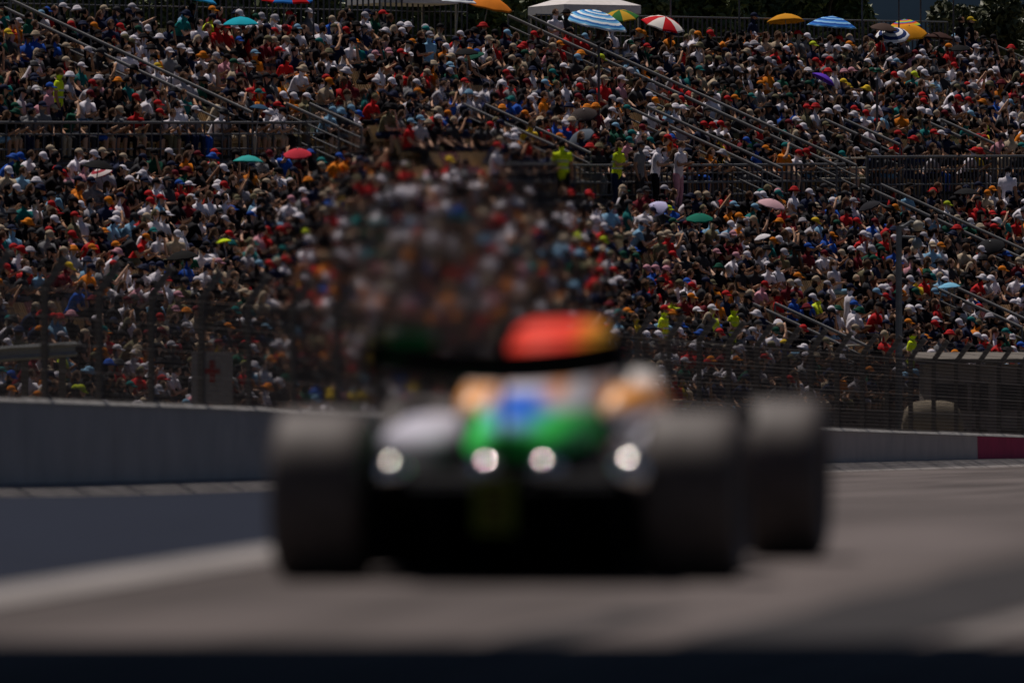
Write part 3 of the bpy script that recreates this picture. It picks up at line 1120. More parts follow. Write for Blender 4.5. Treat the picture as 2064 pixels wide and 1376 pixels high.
def cloth_mat(name, cols, mode):
    """gores in turn ('gore'), rings ('ring') or one colour"""
    m, nt, b = new_mat(name)
    L = nt.links
    tc = nt.nodes.new('ShaderNodeTexCoord')
    if len(cols) == 1:
        nz = nt.nodes.new('ShaderNodeTexNoise')
        nz.inputs['Scale'].default_value = 6
        L.new(tc.outputs['Object'], nz.inputs['Vector'])
        fac = nz.outputs['Fac']
        cc = [tuple(x * 0.85 for x in cols[0]), tuple(min(0.9, x * 1.12) for x in cols[0])]
        interp = 'LINEAR'
    else:
        sep = nt.nodes.new('ShaderNodeSeparateXYZ')
        L.new(tc.outputs['Object'], sep.inputs[0])
        if mode == 'gore':
            at = nt.nodes.new('ShaderNodeMath')
            at.operation = 'ARCTAN2'
            L.new(sep.outputs['Y'], at.inputs[0])
            L.new(sep.outputs['X'], at.inputs[1])
            src, mul = at.outputs[0], 4 / math.pi * (2 / len(cols)) if len(cols) == 2 else 8 / (2 * math.pi) / len(cols) * 1.0
            if len(cols) == 2:
                mul = 4 / (2 * math.pi)
        else:
            ln = nt.nodes.new('ShaderNodeVectorMath')
            ln.operation = 'LENGTH'
            cb = nt.nodes.new('ShaderNodeCombineXYZ')
            L.new(sep.outputs['X'], cb.inputs[0])
            L.new(sep.outputs['Y'], cb.inputs[1])
            L.new(cb.outputs[0], ln.inputs[0])
            src, mul = ln.outputs['Value'], 5.0
        mm = nt.nodes.new('ShaderNodeMath')
        mm.operation = 'MULTIPLY'
        mm.inputs[1].default_value = mul
        L.new(src, mm.inputs[0])
        fr = nt.nodes.new('ShaderNodeMath')
        fr.operation = 'FRACT'
        L.new(mm.outputs[0], fr.inputs[0])
        fac = fr.outputs[0]
        cc = cols
        interp = 'CONSTANT'
    rp = nt.nodes.new('ShaderNodeValToRGB')
    rp.color_ramp.interpolation = interp
    el = rp.color_ramp.elements
    while len(el) < len(cc):
        el.new(0.5)
    for i, c in enumerate(cc):
        el[i].position = i / len(cc) if interp == 'CONSTANT' else i / max(1, len(cc) - 1)
        el[i].color = (*c, 1)
    L.new(fac, rp.inputs['Fac'])
    L.new(rp.outputs['Color'], b.inputs['Base Color'])
    b.inputs['Roughness'].default_value = 0.85
    b.inputs['Specular IOR Level'].default_value = 0.08
    return m


UMB = [
    (487, 31, 0.48, 'teal', ['09a0b4'], 'one', (0, 0), 'open teal parasol above the top rows'),
    (575, -24, 0.7, 'redblue', ['c01018', '2070c0'], 'gore', (0, 0), 'red and blue parasol at the top edge behind the teal one'),
    (960, -14, 0.7, 'orange', ['d0761c'], 'one', (0.0, 0.1), 'wide orange parasol at the back beside the trees'),
    (915, -14, 0.5, 'navystripe', ['dfe3ea', '2c3c66'], 'ring', (0, 0), 'navy and white striped parasol touching the orange one'),
    (375, -20, 0.5, 'cyan', ['2f9ad0'], 'one', (0, 0), 'bright blue parasol cut by the top edge'),
    (1178, 15, 0.95, 'bluewhite', ['6fb4e0', 'e6eef4', '2f6fb4'], 'ring', (0.15, 0.1), 'blue and white striped parasol beneath the gazebo edge'),
    (1255, 15, 0.55, 'yellow', ['c79a2a', '2f6a30'], 'gore', (0, 0), 'yellow and green parasol between blue and red ones'),
    (1308, 24, 0.62, 'redwhite', ['c41420', 'e8e2dc'], 'gore', (0.1, 0.15), 'red and white parasol right of the gazebo'),
    (1590, 24, 0.55, 'gold', ['c88a1e'], 'one', (0, 0), 'golden yellow parasol under dark trees'),
    (1668, 30, 0.72, 'bluestripe', ['2f78c8', '8cc0ea', '1c4fa0'], 'ring', (0, 0), 'blue striped parasol beside the golden one'),
    (1768, 42, 0.4, 'brown', ['4a3a34'], 'one', (0.1, 0), 'brown parasol at the left of the cluster below the hills'),
    (1800, 44, 0.5, 'navywhite', ['f0f0f4', '26386a'], 'ring', (0.3, 0.2), 'white and navy striped parasol in the cluster below the hills'),
    (1824, 40, 0.55, 'amber', ['d08a18'], 'one', (0.35, 0.15), 'amber parasol in the cluster below the hills'),
    (1833, 36, 0.5, 'rainbow', ['9cc83c', '3a60b0', 'd04020', 'e0a030'], 'ring', (0.1, 0), 'rainbow striped parasol behind the amber one'),
    (1882, 62, 0.42, 'darkbrown', ['3a2420'], 'one', (0.1, -0.1), 'dark brown umbrella right of the parasol cluster'),
    (1936, 88, 0.4, 'black', ['101014'], 'one', (0.2, 0.1), 'black umbrella in front of the two men in black'),
    (1604, 132, 0.42, 'purple', ['5a34b0'], 'one', (0.1, 0.5), 'purple umbrella tilted low among the upper rows'),
    (945, 94, 0.38, 'black', ['101014'], 'one', (0.1, -0.3), 'black umbrella held among the upper rows left of centre'),
    (995, 95, 0.38, 'green', ['0d4a3a'], 'one', (0.1, -0.55), 'dark green umbrella beside the black one'),
    (1186, 200, 0.42, 'taupe', ['3c3434'], 'one', (0.2, -0.7), 'taupe umbrella steeply tilted below the wide stairs'),
    (1225, 238, 0.45, 'slate', ['56606c'], 'one', (0.2, -0.65), 'slate grey umbrella steeply tilted above the stewards'),
    (1410, 424, 0.42, 'emerald', ['0f6a58'], 'one', (0.1, -0.2), 'emerald green umbrella in the lower tier'),
    (1358, 382, 0.4, 'lilac', ['b8b4d8'], 'one', (0.3, -0.9), 'lilac umbrella tilted before the barred railing'),
    # (1376, 394, 0.36, 'forest', ['24402e'], 'one', (0.2, -0.3), 'forest green umbrella beside the lilac one'),
    (1524, 392, 0.44, 'rose', ['c8a0a8'], 'one', (0.1, 0), 'pale rose umbrella just under the barred railing'),
    (496, 310, 0.44, 'aqua', ['2f9c98'], 'one', (0.1, -0.1), 'aqua umbrella below the near walkway railing'),
    (604, 292, 0.42, 'crimson', ['c03040'], 'one', (0.2, -0.1), 'crimson umbrella at the end of near walkway railing'),
    (244, 326, 0.38, 'cream', ['d8cccc', 'a03040'], 'ring', (0.1, -0.3), 'cream umbrella with red rim under the near walkway railing'),
    (182, 318, 0.46, 'black', ['0c0c10'], 'one', (0.1, 0), 'black umbrella under the near walkway railing'),
    (1948, 376, 0.42, 'black', ['16161a'], 'one', (0.1, -0.15), 'black umbrella under the close barred railing, right one'),
    (1796, 392, 0.36, 'black', ['26262c'], 'one', (0.3, -0.4), 'dark umbrella at the head of the lower stairs'),
    (2012, 464, 0.46, 'black', ['1c1c20'], 'one', (0.2, -0.3), 'black umbrella above the stairs at the far lower tier'),
    (1574, 462, 0.26, 'white', ['d8d4d8'], 'one', (0.2, -0.6), 'small white umbrella tilted in the lower tier'),
    (1262, 508, 0.4, 'darkteal', ['0f5a50'], 'one', (0.2, -1.0), 'dark teal umbrella steeply tilted above the red airbox'),
    (1924, 566, 0.34, 'powder', ['7ab8d8'], 'one', (0.1, 0.1), 'powder blue umbrella above the kiosk'),
    (385, 500, 0.46, 'black', ['0c0c0e'], 'one', (0.1, -0.1), 'large black umbrella in the near lower tier'),
    (478, 476, 0.22, 'neon', ['c8e01c'], 'one', (0, 0), 'small neon lime sunshade hat-sized in the near lower tier'),
    (505, 206, 0.3, 'steel', ['2a4a66'], 'one', (0.1, 0), 'steel blue umbrella above the near walkway railing'),
]


def umbrella(px, py, r, key, cols, mode, tilt, label):
    k, u = seat_at(px, py, 1.75)
    p = stand(k, u)
    r *= 0.86 if py > 80 else 1.0
    t = thing('umbrella', label, 'umbrella', p, random.random(), 'sunshades in the stand')
    t.rotation_euler = (tilt[0] + random.uniform(-0.1, 0.25), tilt[1] * 0.8 + random.uniform(-0.2, 0.2), random.uniform(0, 0.6))
    n = 8
    rr = []
    hgt = r * 0.42
    for i, f in enumerate((1.0, 0.93, 0.72, 0.42, 0.03)):
        ring = []
        for q in range(n * 2):
            a = 2 * math.pi * q / (n * 2)
            sag = 1.0 if q % 2 == 0 else 0.94
            z = 1.72 - hgt * (f ** 1.9) + (0.02 if q % 2 and i < 3 else 0) * r
            ring.append((r * f * sag * math.cos(a), r * f * sag * math.sin(a), z))
        rr.append(ring)
    under = [[(x * 0.985, y * 0.985, z - 0.012) for x, y, z in r_] for r_ in rr]
    b = MB()
    b.rings(list(reversed(under)) + rr, cap=False)
    b.build('canopy', cloth_mat('parasol cloth ' + key, [lin(c) for c in cols], mode), t, smooth=True)
    b = MB()
    b.tube([(0, 0, 0.75), (0, 0, 1.74)], 0.013, 6)
    b.build('pole', m_stick, t)
    b = MB()
    for q in range(n):
        a = 2 * math.pi * q / n
        b.tube([(0.01 * math.cos(a), 0.01 * math.sin(a), 1.70), (r * 0.7 * math.cos(a), r * 0.7 * math.sin(a), 1.70 - hgt * 0.52)], 0.004, 4)
    tag(b.build('ribs', m_stick, t), kind='stuff')


for q in UMB:
    umbrella(*q)


# ------------------------------------------------------------------ gazebo behind the stairs
def gazebo(px, py, w, label):
    k = K_TOP + 3.5
    s_ = (px - CX) / F
    m_ = (K0 - k) * ROW_D
    u = (s_ * (Y0 + D2.y * m_) - D2.x * m_) / (R2.x - s_ * R2.y)
    p = stand(k, u)
    p.z = (EYE - py) / F * p.y - 2.6
    t = thing('gazebo', label, 'gazebo', p, ROWDIR + 0.9)
    b = MB()
    h = w / 2
    rr = []
    for f, z in ((1.0, 2.55), (1.0, 2.78), (0.5, 3.0), (0.02, 3.28)):
        rr.append([(f * h * a, f * h * c, z) for a, c in ((-1, -1), (0, -1.0), (1, -1), (1.0, 0), (1, 1), (0, 1.0), (-1, 1), (-1.0, 0))])
    b.rings(rr, cap=True)
    b.build('canopy', mat('white tent cloth', (0.66, 0.63, 0.62), 0.8, var=0.08), t)
    lm = unit_tube(0.03, m_pale, 6)
    for a, c in ((-1, -1), (1, -1), (1, 1), (-1, 1)):
        bar('leg', lm, (a * (h - 0.06), c * (h - 0.06), -4.0), (a * (h - 0.06), c * (h - 0.06), 2.6), t, Vector((0, 0, 0)))


gazebo(1178, 26, 2.35, 'white gazebo behind the head of the wide stairs')
gazebo(810, 6, 2.3, 'pale gazebo cut by the top edge among trees')


# ------------------------------------------------------------------ trees behind the stand
def leaf_mat(name, c1, c2):
    m, nt, b = new_mat(name)
    tc = nt.nodes.new('ShaderNodeTexCoord')
    nz = nt.nodes.new('ShaderNodeTexNoise')
    nz.inputs['Scale'].default_value = 1.7
    nz.inputs['Detail'].default_value = 4
    nt.links.new(tc.outputs['Object'], nz.inputs['Vector'])
    rp = nt.nodes.new('ShaderNodeValToRGB')
    rp.color_ramp.elements[0].position, rp.color_ramp.elements[1].position = 0.35, 0.65
    rp.color_ramp.elements[0].color = (*c1, 1)
    rp.color_ramp.elements[1].color = (*c2, 1)
    nt.links.new(nz.outputs['Fac'], rp.inputs['Fac'])
    nt.links.new(rp.outputs['Color'], b.inputs['Base Color'])
    b.inputs['Roughness'].default_value = 0.55
    return m


M_LEAF = [leaf_mat('broad leaves', (0.05, 0.075, 0.016), (0.12, 0.15, 0.04)), leaf_mat('dark leaves', (0.05, 0.07, 0.02), (0.11, 0.135, 0.04)),
          leaf_mat('olive leaves', (0.05, 0.06, 0.022), (0.10, 0.105, 0.045))]
m_bark = mat('bark', (0.08, 0.06, 0.045), 0.95, var=0.3, scale=5)


def tree(x, y, zc, rx, rz, n, mi, leaf, label):
    back = -((x * D2.x) + (y - Y0) * D2.y) - 10.0
    t_ = max(0.0, min(1.0, back / 14.0))
    zg = gz(min(y, 420)) - 0.1 + 7.0 * t_ * t_ * (3 - 2 * t_)
    t = thing('tree', label, 'tree', (x, y, zg), group='trees behind the stand')
    b = MB()
    hc = zc - zg
    b.tube([(0, 0, -0.3), (0.1, 0, hc * 0.35), (0.0, 0.1, hc * 0.7), (0.1, 0, hc)], [0.22, 0.18, 0.13, 0.06], 8)
    lobes = []
    for q in range(11):
        a, e = random.uniform(0, 2 * math.pi), random.uniform(-0.6, 1.0)
        r = random.uniform(0.35, 0.8)
        L = Vector((rx * r * math.cos(a) * math.cos(e * 0.8), rx * r * math.sin(a) * math.cos(e * 0.8), rz * r * math.sin(e)))
        lobes.append((L, random.uniform(0.30, 0.5)))
        b.tube([(0.0, 0.05, hc * random.uniform(0.45, 0.8)), (L.x * 0.5, L.y * 0.5, hc + L.z * 0.4 - 0.3), (L.x, L.y, hc + L.z)], [0.08, 0.05, 0.02], 6)
    b.build('trunk', m_bark, t)
    C = np.array([(l.x, l.y, l.z + hc) for l, _ in lobes])
    S = np.array([s_ for _, s_ in lobes])
    w = rng.integers(0, len(lobes), n)
    dirs = rng.normal(size=(n, 3))
    dirs /= np.linalg.norm(dirs, axis=1)[:, None]
    rad = rng.uniform(0.55, 1.0, n) ** 0.6
    pos = C[w] + dirs * rad[:, None] * S[w][:, None] * np.array([rx, rx, rz])
    ax = rng.normal(size=(n, 3))
    ax /= np.linalg.norm(ax, axis=1)[:, None]
    bx = np.cross(ax, rng.normal(size=(n, 3)))
    bx /= np.linalg.norm(bx, axis=1)[:, None]
    sz = leaf * rng.uniform(0.6, 1.3, n)[:, None]
    nrm = np.cross(ax, bx)
    q0, q1, q2, q3 = pos - ax * sz, pos + bx * sz * 0.5 + nrm * sz * 0.15, pos + ax * sz, pos - bx * sz * 0.5 + nrm * sz * 0.15
    V = np.stack([q0, q1, q2, q3], 1).reshape(-1, 3)
    Fq = np.arange(n * 4).reshape(-1, 4)
    tag(obj('crown', big_mesh('crown', V, Fq, m=M_LEAF[mi], smooth=False), t), kind='stuff')


TREES = [(40, 322, 6, 'broad dark tree over the near top corner'), (210, 327, 1, 'dark tree behind the back railing near the corner'), (400, 325, 1, 'dark leafy tree behind the teal parasol'),
         (560, 330, 1, 'dark tree left of the pale gazebo'), (760, 335, 0, 'leafy tree behind the pale gazebo'), (950, 335, 0, 'bright leafy tree between the two gazebos'),
         (1060, 345, 0, 'bright tree left of the white gazebo'), (1240, 342, 1, 'dark tree behind the white gazebo'), (1400, 345, 0, 'speckled tree above the red and white parasol'),
         (1530, 350, 1, 'darkest tree behind the golden parasol'), (1650, 352, 0, 'bright leafy tree by the hillside gap'), (1960, 372, 2, 'olive tree right of the hillside gap'), (2055, 372, 2, 'olive tree at the far end of stand'),
         (2150, 365, 2, 'olive tree cut by the picture edge')]
for i, (px, y, mi, lab) in enumerate(TREES):
    x = (px - CX) / F * (y + 6)
    top_y = -60
    big = mi != 2
    zc = (EYE - (10 if big else 25)) / F * (y + 6) - (0.3 if big else 0.8)
    tree(x, y + 6 + random.uniform(-1, 1), zc, 1.75 if big else 1.35, 2.6 if big else 1.5, 6500 if big else 3200, min(mi, 2) if mi != 6 else 1, 0.17, lab)

# ------------------------------------------------------------------ debris fence on the wall
m_post = mat('brown galvanised fence post', (0.13, 0.112, 0.10), 0.7, metal=0.1, var=0.2)
m_wire = mat('dark fence wire', (0.07, 0.06, 0.055), 0.7, metal=0.1)
fence = thing('debris_fence', 'tall wire debris fence with angled post tops on the trackside wall', 'fence')
fb = MB()
fb.box((0, 0, 0.8), (0.09, 0.11, 1.6))
fb.add([(-0.045, -0.055, 1.55), (0.045, -0.055, 1.55), (0.045, 0.055, 1.62), (-0.045, 0.055, 1.62)], [(0, 1, 2, 3)])
# the raked arm leans over the track (local +x)
Ma = Matrix.Rotation(math.radians(36), 3, 'Y')
fb.box((0.155, 0, 1.795), (0.10, 0.105, 0.52), Ma)
fb.box((0.0, 0, 0.02), (0.16, 0.2, 0.04))
FP = fb.mesh('post', m_post)
fang = math.atan2(WN.y, WN.x)
SP = 3.75
NP = 46
s0 = -13.0
for i in range(NP):
    s = s0 + i * SP
    p = wall_pt(s, wall_top(s)) - WN * 0.15
    obj('post', FP, fence, p, fang)
wb = MB()


def strip(a, c, r):
    wb.tube([a, c], r, 4)


for i in range(NP - 1):
    sa_, sb_ = s0 + i * SP, s0 + (i + 1) * SP
    pa, pb = wall_pt(sa_, wall_top(sa_)) - WN * 0.09, wall_pt(sb_, wall_top(sb_)) - WN * 0.09
    for h in np.arange(0.05, 1.6, 0.075):
        strip(pa + Vector((0, 0, h)), pb + Vector((0, 0, h)), 0.0052 if int(h / 0.075) % 5 else 0.011)
    for h in np.arange(0.06, 0.46, 0.10):
        o_ = WN * (h * 0.72 + 0.06)
        strip(pa + o_ + Vector((0, 0, 1.6 + h)), pb + o_ + Vector((0, 0, 1.6 + h)), 0.004)
    for j in range(32):
        q = pa.lerp(pb, j / 32.0)
        strip(q, q + Vector((0, 0, 1.62)), 0.0055)
tag(wb.build('wire_mesh', m_wire, fence), kind='stuff')

# ------------------------------------------------------------------ loudspeaker post, kiosk, covered cart, first-aid board, guard rail
m_lamp = mat('pale painted post', (0.17, 0.18, 0.19), 0.6, metal=0.2)
yl = 284.0
xl = (1812 - CX) / F * yl
zt = (EYE - 455) / F * yl
lp = thing('loudspeaker_post', 'grey post with two rounded loudspeaker heads rising before the lower tier', 'post', (xl, yl, gz(yl) - 0.05))
hl = zt - gz(yl) + 0.05
b = MB()
b.tube([(0, 0, 0), (0, 0, hl * 0.6), (0, 0, hl)], [0.10, 0.085, 0.07], 10)
b.build('pole', m_lamp, lp)
b = MB()
b.tube([(0, 0, hl - 0.04), (0.12, 0, hl - 0.02), (0.3, 0, hl + 0.10), (0.42, 0, hl + 0.06)], 0.04, 8)
b.tube([(0, 0, hl - 0.26), (0.42, 0, hl - 0.28)], 0.03, 8)
b.build('bracket', m_lamp, lp)


def dome_obj(name, c, r, m, parent, squash=1.0):
    b = MB()
    rr = []
    for i in range(9):
        a = -math.pi / 2 * 0.98 + math.pi * 0.98 * i / 8
        rr.append([(c[0] + r * math.cos(a) * math.cos(2 * math.pi * q / 16), c[1] + r * math.cos(a) * math.sin(2 * math.pi * q / 16), c[2] + r * squash * math.sin(a)) for q in range(16)])
    b.rings(rr)
    return b.build(name, m, parent, smooth=True)


dome_obj('loudspeaker', (0.46, 0, hl + 0.0), 0.135, mat('cream loudspeaker shell', (0.40, 0.36, 0.28), 0.5), lp, 1.0)
dome_obj('loudspeaker', (0.44, 0, hl - 0.42), 0.125, mat('blue grey loudspeaker shell', (0.14, 0.17, 0.20), 0.5), lp, 1.15)

m_kiosk = mat('grey kiosk panels', (0.42, 0.36, 0.33), 0.8, var=0.2, scale=1.5)
m_kroof = mat('sun-bleached kiosk roof', (0.13, 0.115, 0.10), 0.85, var=0.2)
m_pane = mat('dark kiosk glass', (0.012, 0.012, 0.014), 0.25, spec=0.5)
yk = 276.0


def at(px, py, y):
    return Vector(((px - CX) / F * y, y, (EYE - py) / F * y))


ks = thing('kiosk', 'low grey kiosk with pale flat roof behind the fence', 'kiosk', (at(1862, 0, yk).x, yk, gz(yk)))
k0_ = Vector(ks.location)
xr = at(2100, 0, yk).x - k0_.x
zr = at(0, 716, yk).z - k0_.z
b = MB()
b.box((xr / 2, 1.5, zr / 2 - 0.1), (xr, 3.0, zr - 0.2))
b.build('wall', m_kiosk, ks)
b = MB()
b.box((xr / 2, 1.4, zr - 0.04), (xr + 0.4, 3.6, 0.10), Matrix.Rotation(math.radians(3.0), 3, 'X'))
b.build('roof', m_kroof, ks)
for q, (xa, wv) in enumerate(((0.25, 0.75), (1.15, 0.35), (1.75, 0.8), (2.3, 0.35))):
    if xa + wv > xr:
        break
    b = MB()
    b.box((xa + wv / 2, -0.012, zr * 0.62), (wv, 0.02, 0.62))
    w_ = b.build('window', m_pane, ks)
    b = MB()
    for dx in (-wv / 2, wv / 2):
        b.box((xa + wv / 2 + dx, -0.03, zr * 0.62), (0.05, 0.03, 0.66))
    b.build('frame', m_kroof, w_)
    b = MB()
    b.box((xa + wv / 2, -0.014, zr * 0.22), (wv, 0.02, 0.55))
    b.build('hatch', mat('dark kiosk hatch', (0.045, 0.04, 0.038), 0.8), ks)

yc = 262.0
cc = at(1880, 0, yc)
ct = thing('covered_cart', 'cart under a cream tarpaulin just behind the wall', 'cart', (cc.x, yc, gz(yc)))
ztop = at(0, 806, yc).z - gz(yc)
wc = 120 / F * yc
b = MB()
rr = []
for xq, hq in ((-0.5, 0.72), (-0.47, 0.86), (-0.36, 0.97), (-0.1, 1.0), (0.2, 0.99), (0.36, 0.96), (0.45, 0.86), (0.5, 0.70)):
    rr.append([(xq * wc, yq * 0.8, max(0.0, ztop * hq - (0.16 * abs(yq) ** 3)) if not low else ztop * 0.52) for yq, low in ((-1, True), (-1, False), (-0.5, False), (0, False), (0.5, False), (1, False), (1, True))])
b.rings(rr)
b.build('tarpaulin', mat('cream tarpaulin', (0.36, 0.30, 0.22), 0.8, var=0.2, scale=3, bump=0.4), ct, smooth=True)
b = MB()
b.box((0, 0, ztop * 0.36), (wc * 0.94, 1.5, ztop * 0.36))
b.build('body', mat('dull maroon bodywork', (0.10, 0.05, 0.05), 0.6), ct)
wm = MB()
wm.tube([(0, -0.06, 0), (0, 0.06, 0)], 0.22, 14)
wme = wm.mesh('wheel', mat('cart tyre', (0.02, 0.02, 0.02), 0.8))
for xq in (-0.35, 0.35):
    for yq in (-0.7, 0.7):
        obj('wheel', wme, ct, (xq * wc, yq, 0.22))

ya = 226.0
fa = thing('first_aid_board', 'white board with a red cross behind the fence', 'sign', at(428, 0, ya) * 1.0)
fa.location.z = gz(ya)
w0, z0_, z1_ = 84 / F * ya, at(0, 812, ya).z - gz(ya), at(0, 708, ya).z - gz(ya)
b = MB()
b.box((0, 0, (z0_ + z1_) / 2), (w0, 0.03, z1_ - z0_))
b.build('board', mat('white board', (0.30, 0.27, 0.28), 0.8, var=0.1), fa)
b = MB()
zc_ = at(0, 748, ya).z - gz(ya)
b.box((0.0, -0.022, zc_), (0.30, 0.012, 0.11))
b.box((0.0, -0.0225, zc_), (0.11, 0.0125, 0.42))
b.build('red_cross', mat('red cross paint', (0.30, 0.012, 0.012), 0.7), fa)
for sx in (-1, 1):
    b = MB()
    b.box((sx * (w0 / 2 - 0.05), 0.04, z1_ / 2), (0.05, 0.05, z1_))
    b.build('leg', m_steel, fa)

yg = 222.0
ga, gb = at(-40, 716, yg), at(152, 703, yg + 10)
gr = thing('guard_rail', 'pale double guard rail at the near bottom of the stand', 'guard rail', (ga.x, ga.y, gz(yg)))
base = Vector(gr.location)
dv = (gb - ga)
b = MB()
nrm = Vector((dv.y, -dv.x, 0)).normalized()
prof = [(0, 0.15), (0.05, 0.10), (0.0, 0.04), (0.0, -0.04), (0.05, -0.10), (0, -0.15)]
rr = [[(p - base) + nrm * a + Vector((0, 0, c)) for a, c in prof] + [(p - base) + nrm * (a - 0.02) + Vector((0, 0, c)) for a, c in reversed(prof)] for p in (ga, gb)]
b.rings(rr)
b.build('beam', mat('dull galvanised beam', (0.22, 0.22, 0.21), 0.6, metal=0.2), gr)
for f in (0.1, 0.5, 0.9):
    p = ga.lerp(gb, f) - base - nrm * 0.08
    b = MB()
    b.box((p.x, p.y, p.z / 2 + 0.05), (0.14, 0.14, p.z + 0.1))
    b.build('post', m_post, gr)

# railing at the foot of the stand, stewards behind it
for (pxa, pxb, lab) in ((1296, 1345, 'short pale rail beside the steward in red cap'), (1352, 1470, 'pale rail at the stand foot before the leaning steward'), (1640, 1760, 'pale rail at the stand foot before the loudspeaker post')):
    ka, ua = seat_at(pxa, 700, 1.0)
    kb2, ub = seat_at(pxb, 694, 1.0)
    kk = (ka + kb2) / 2
    base = stand(kk, ua)
    t = thing('front_rail', lab, 'railing', base)
    for h in (1.0, 0.55):
        bar('rail', BP if h > 0.9 else B22, stand(kk, ua, h), stand(kk, ub, h), t, base)
    for q in range(4):
        u = ua + (ub - ua) * q / 3
        bar('post', B22, stand(kk, u, -0.2), stand(kk, u, 1.0), t, base)

# ------------------------------------------------------------------ footbridge over the track, whose shade crosses the tarmac
zb_ = gz(42) + 4.4
disp = 4.4 / math.tan(SUN_EL)
yf = 42.1 + SUN_H.y * disp
fbz = thing('footbridge', 'footbridge over the track whose shade darkens the nearest tarmac', 'bridge', (0, yf - 8.0, gz(yf - 8)))
m_bridge = mat('bridge steel', (0.12, 0.13, 0.15), 0.6, metal=0.3)
hb_ = zb_ - gz(yf - 8)
b = MB()
b.box((0, 0, hb_), (44, 16.0, 0.35))  # unseen deck, made deep and low to darken the shade it casts
b.build('deck', m_bridge, fbz)
for sg in (-1, 1):
    b = MB()
    b.box((0, sg * 7.95, hb_ + 0.4), (44, 0.06, 0.5))
    b.build('parapet', m_bridge, fbz)
for x in (-21, 21):
    for sg in (-1, 1):
        b = MB()
        b.box((x, sg * 7.2, hb_ / 2), (0.4, 0.4, hb_))
        b.build('pier', m_bridge, fbz)

# ------------------------------------------------------------------ racing car
m_carbon = mat('matt carbon', (0.008, 0.008, 0.010), 0.75, var=0.2, scale=20, spec=0.05)
m_tyre = mat('dusty tyre rubber', (0.086, 0.071, 0.067), 0.6, var=0.2, scale=12, spec=0.25)
m_rim = mat('black wheel rim', (0.02, 0.02, 0.022), 0.35, metal=0.6)
m_white = mat('pale lilac white paint', (0.52, 0.51, 0.58), 0.75, var=0.05, spec=0.15)


def two_tone():
    m, nt, b = new_mat('white over carbon paint')
    tc = nt.nodes.new('ShaderNodeTexCoord')
    sp = nt.nodes.new('ShaderNodeSeparateXYZ')
    nt.links.new(tc.outputs['Object'], sp.inputs[0])
    mr = nt.nodes.new('ShaderNodeMapRange')
    mr.inputs['From Min'].default_value, mr.inputs['From Max'].default_value = 0.55, 0.61
    nt.links.new(sp.outputs['Z'], mr.inputs['Value'])
    rp = nt.nodes.new('ShaderNodeValToRGB')
    rp.color_ramp.elements[0].color = (0.010, 0.012, 0.018, 1)
    rp.color_ramp.elements[1].color = (0.54, 0.53, 0.62, 1)
    nt.links.new(mr.outputs[0], rp.inputs['Fac'])
    nt.links.new(rp.outputs['Color'], b.inputs['Base Color'])
    b.inputs['Roughness'].default_value = 0.7
    b.inputs['Specular IOR Level'].default_value = 0.12
    return m


m_pod = two_tone()
m_titan = mat('polished titanium', (0.85, 0.82, 0.80), 0.14, metal=1.0, var=0.03)
car = obj('racing_car', None, None, (-0.008, 50.0, gz(50.0)))
car.rotation_euler = (math.radians(1.03), 0, math.radians(-7.0))
tag(car, 'out-of-focus open-wheel racing car with orange, blue and green engine cover, seen from behind', 'racing car')


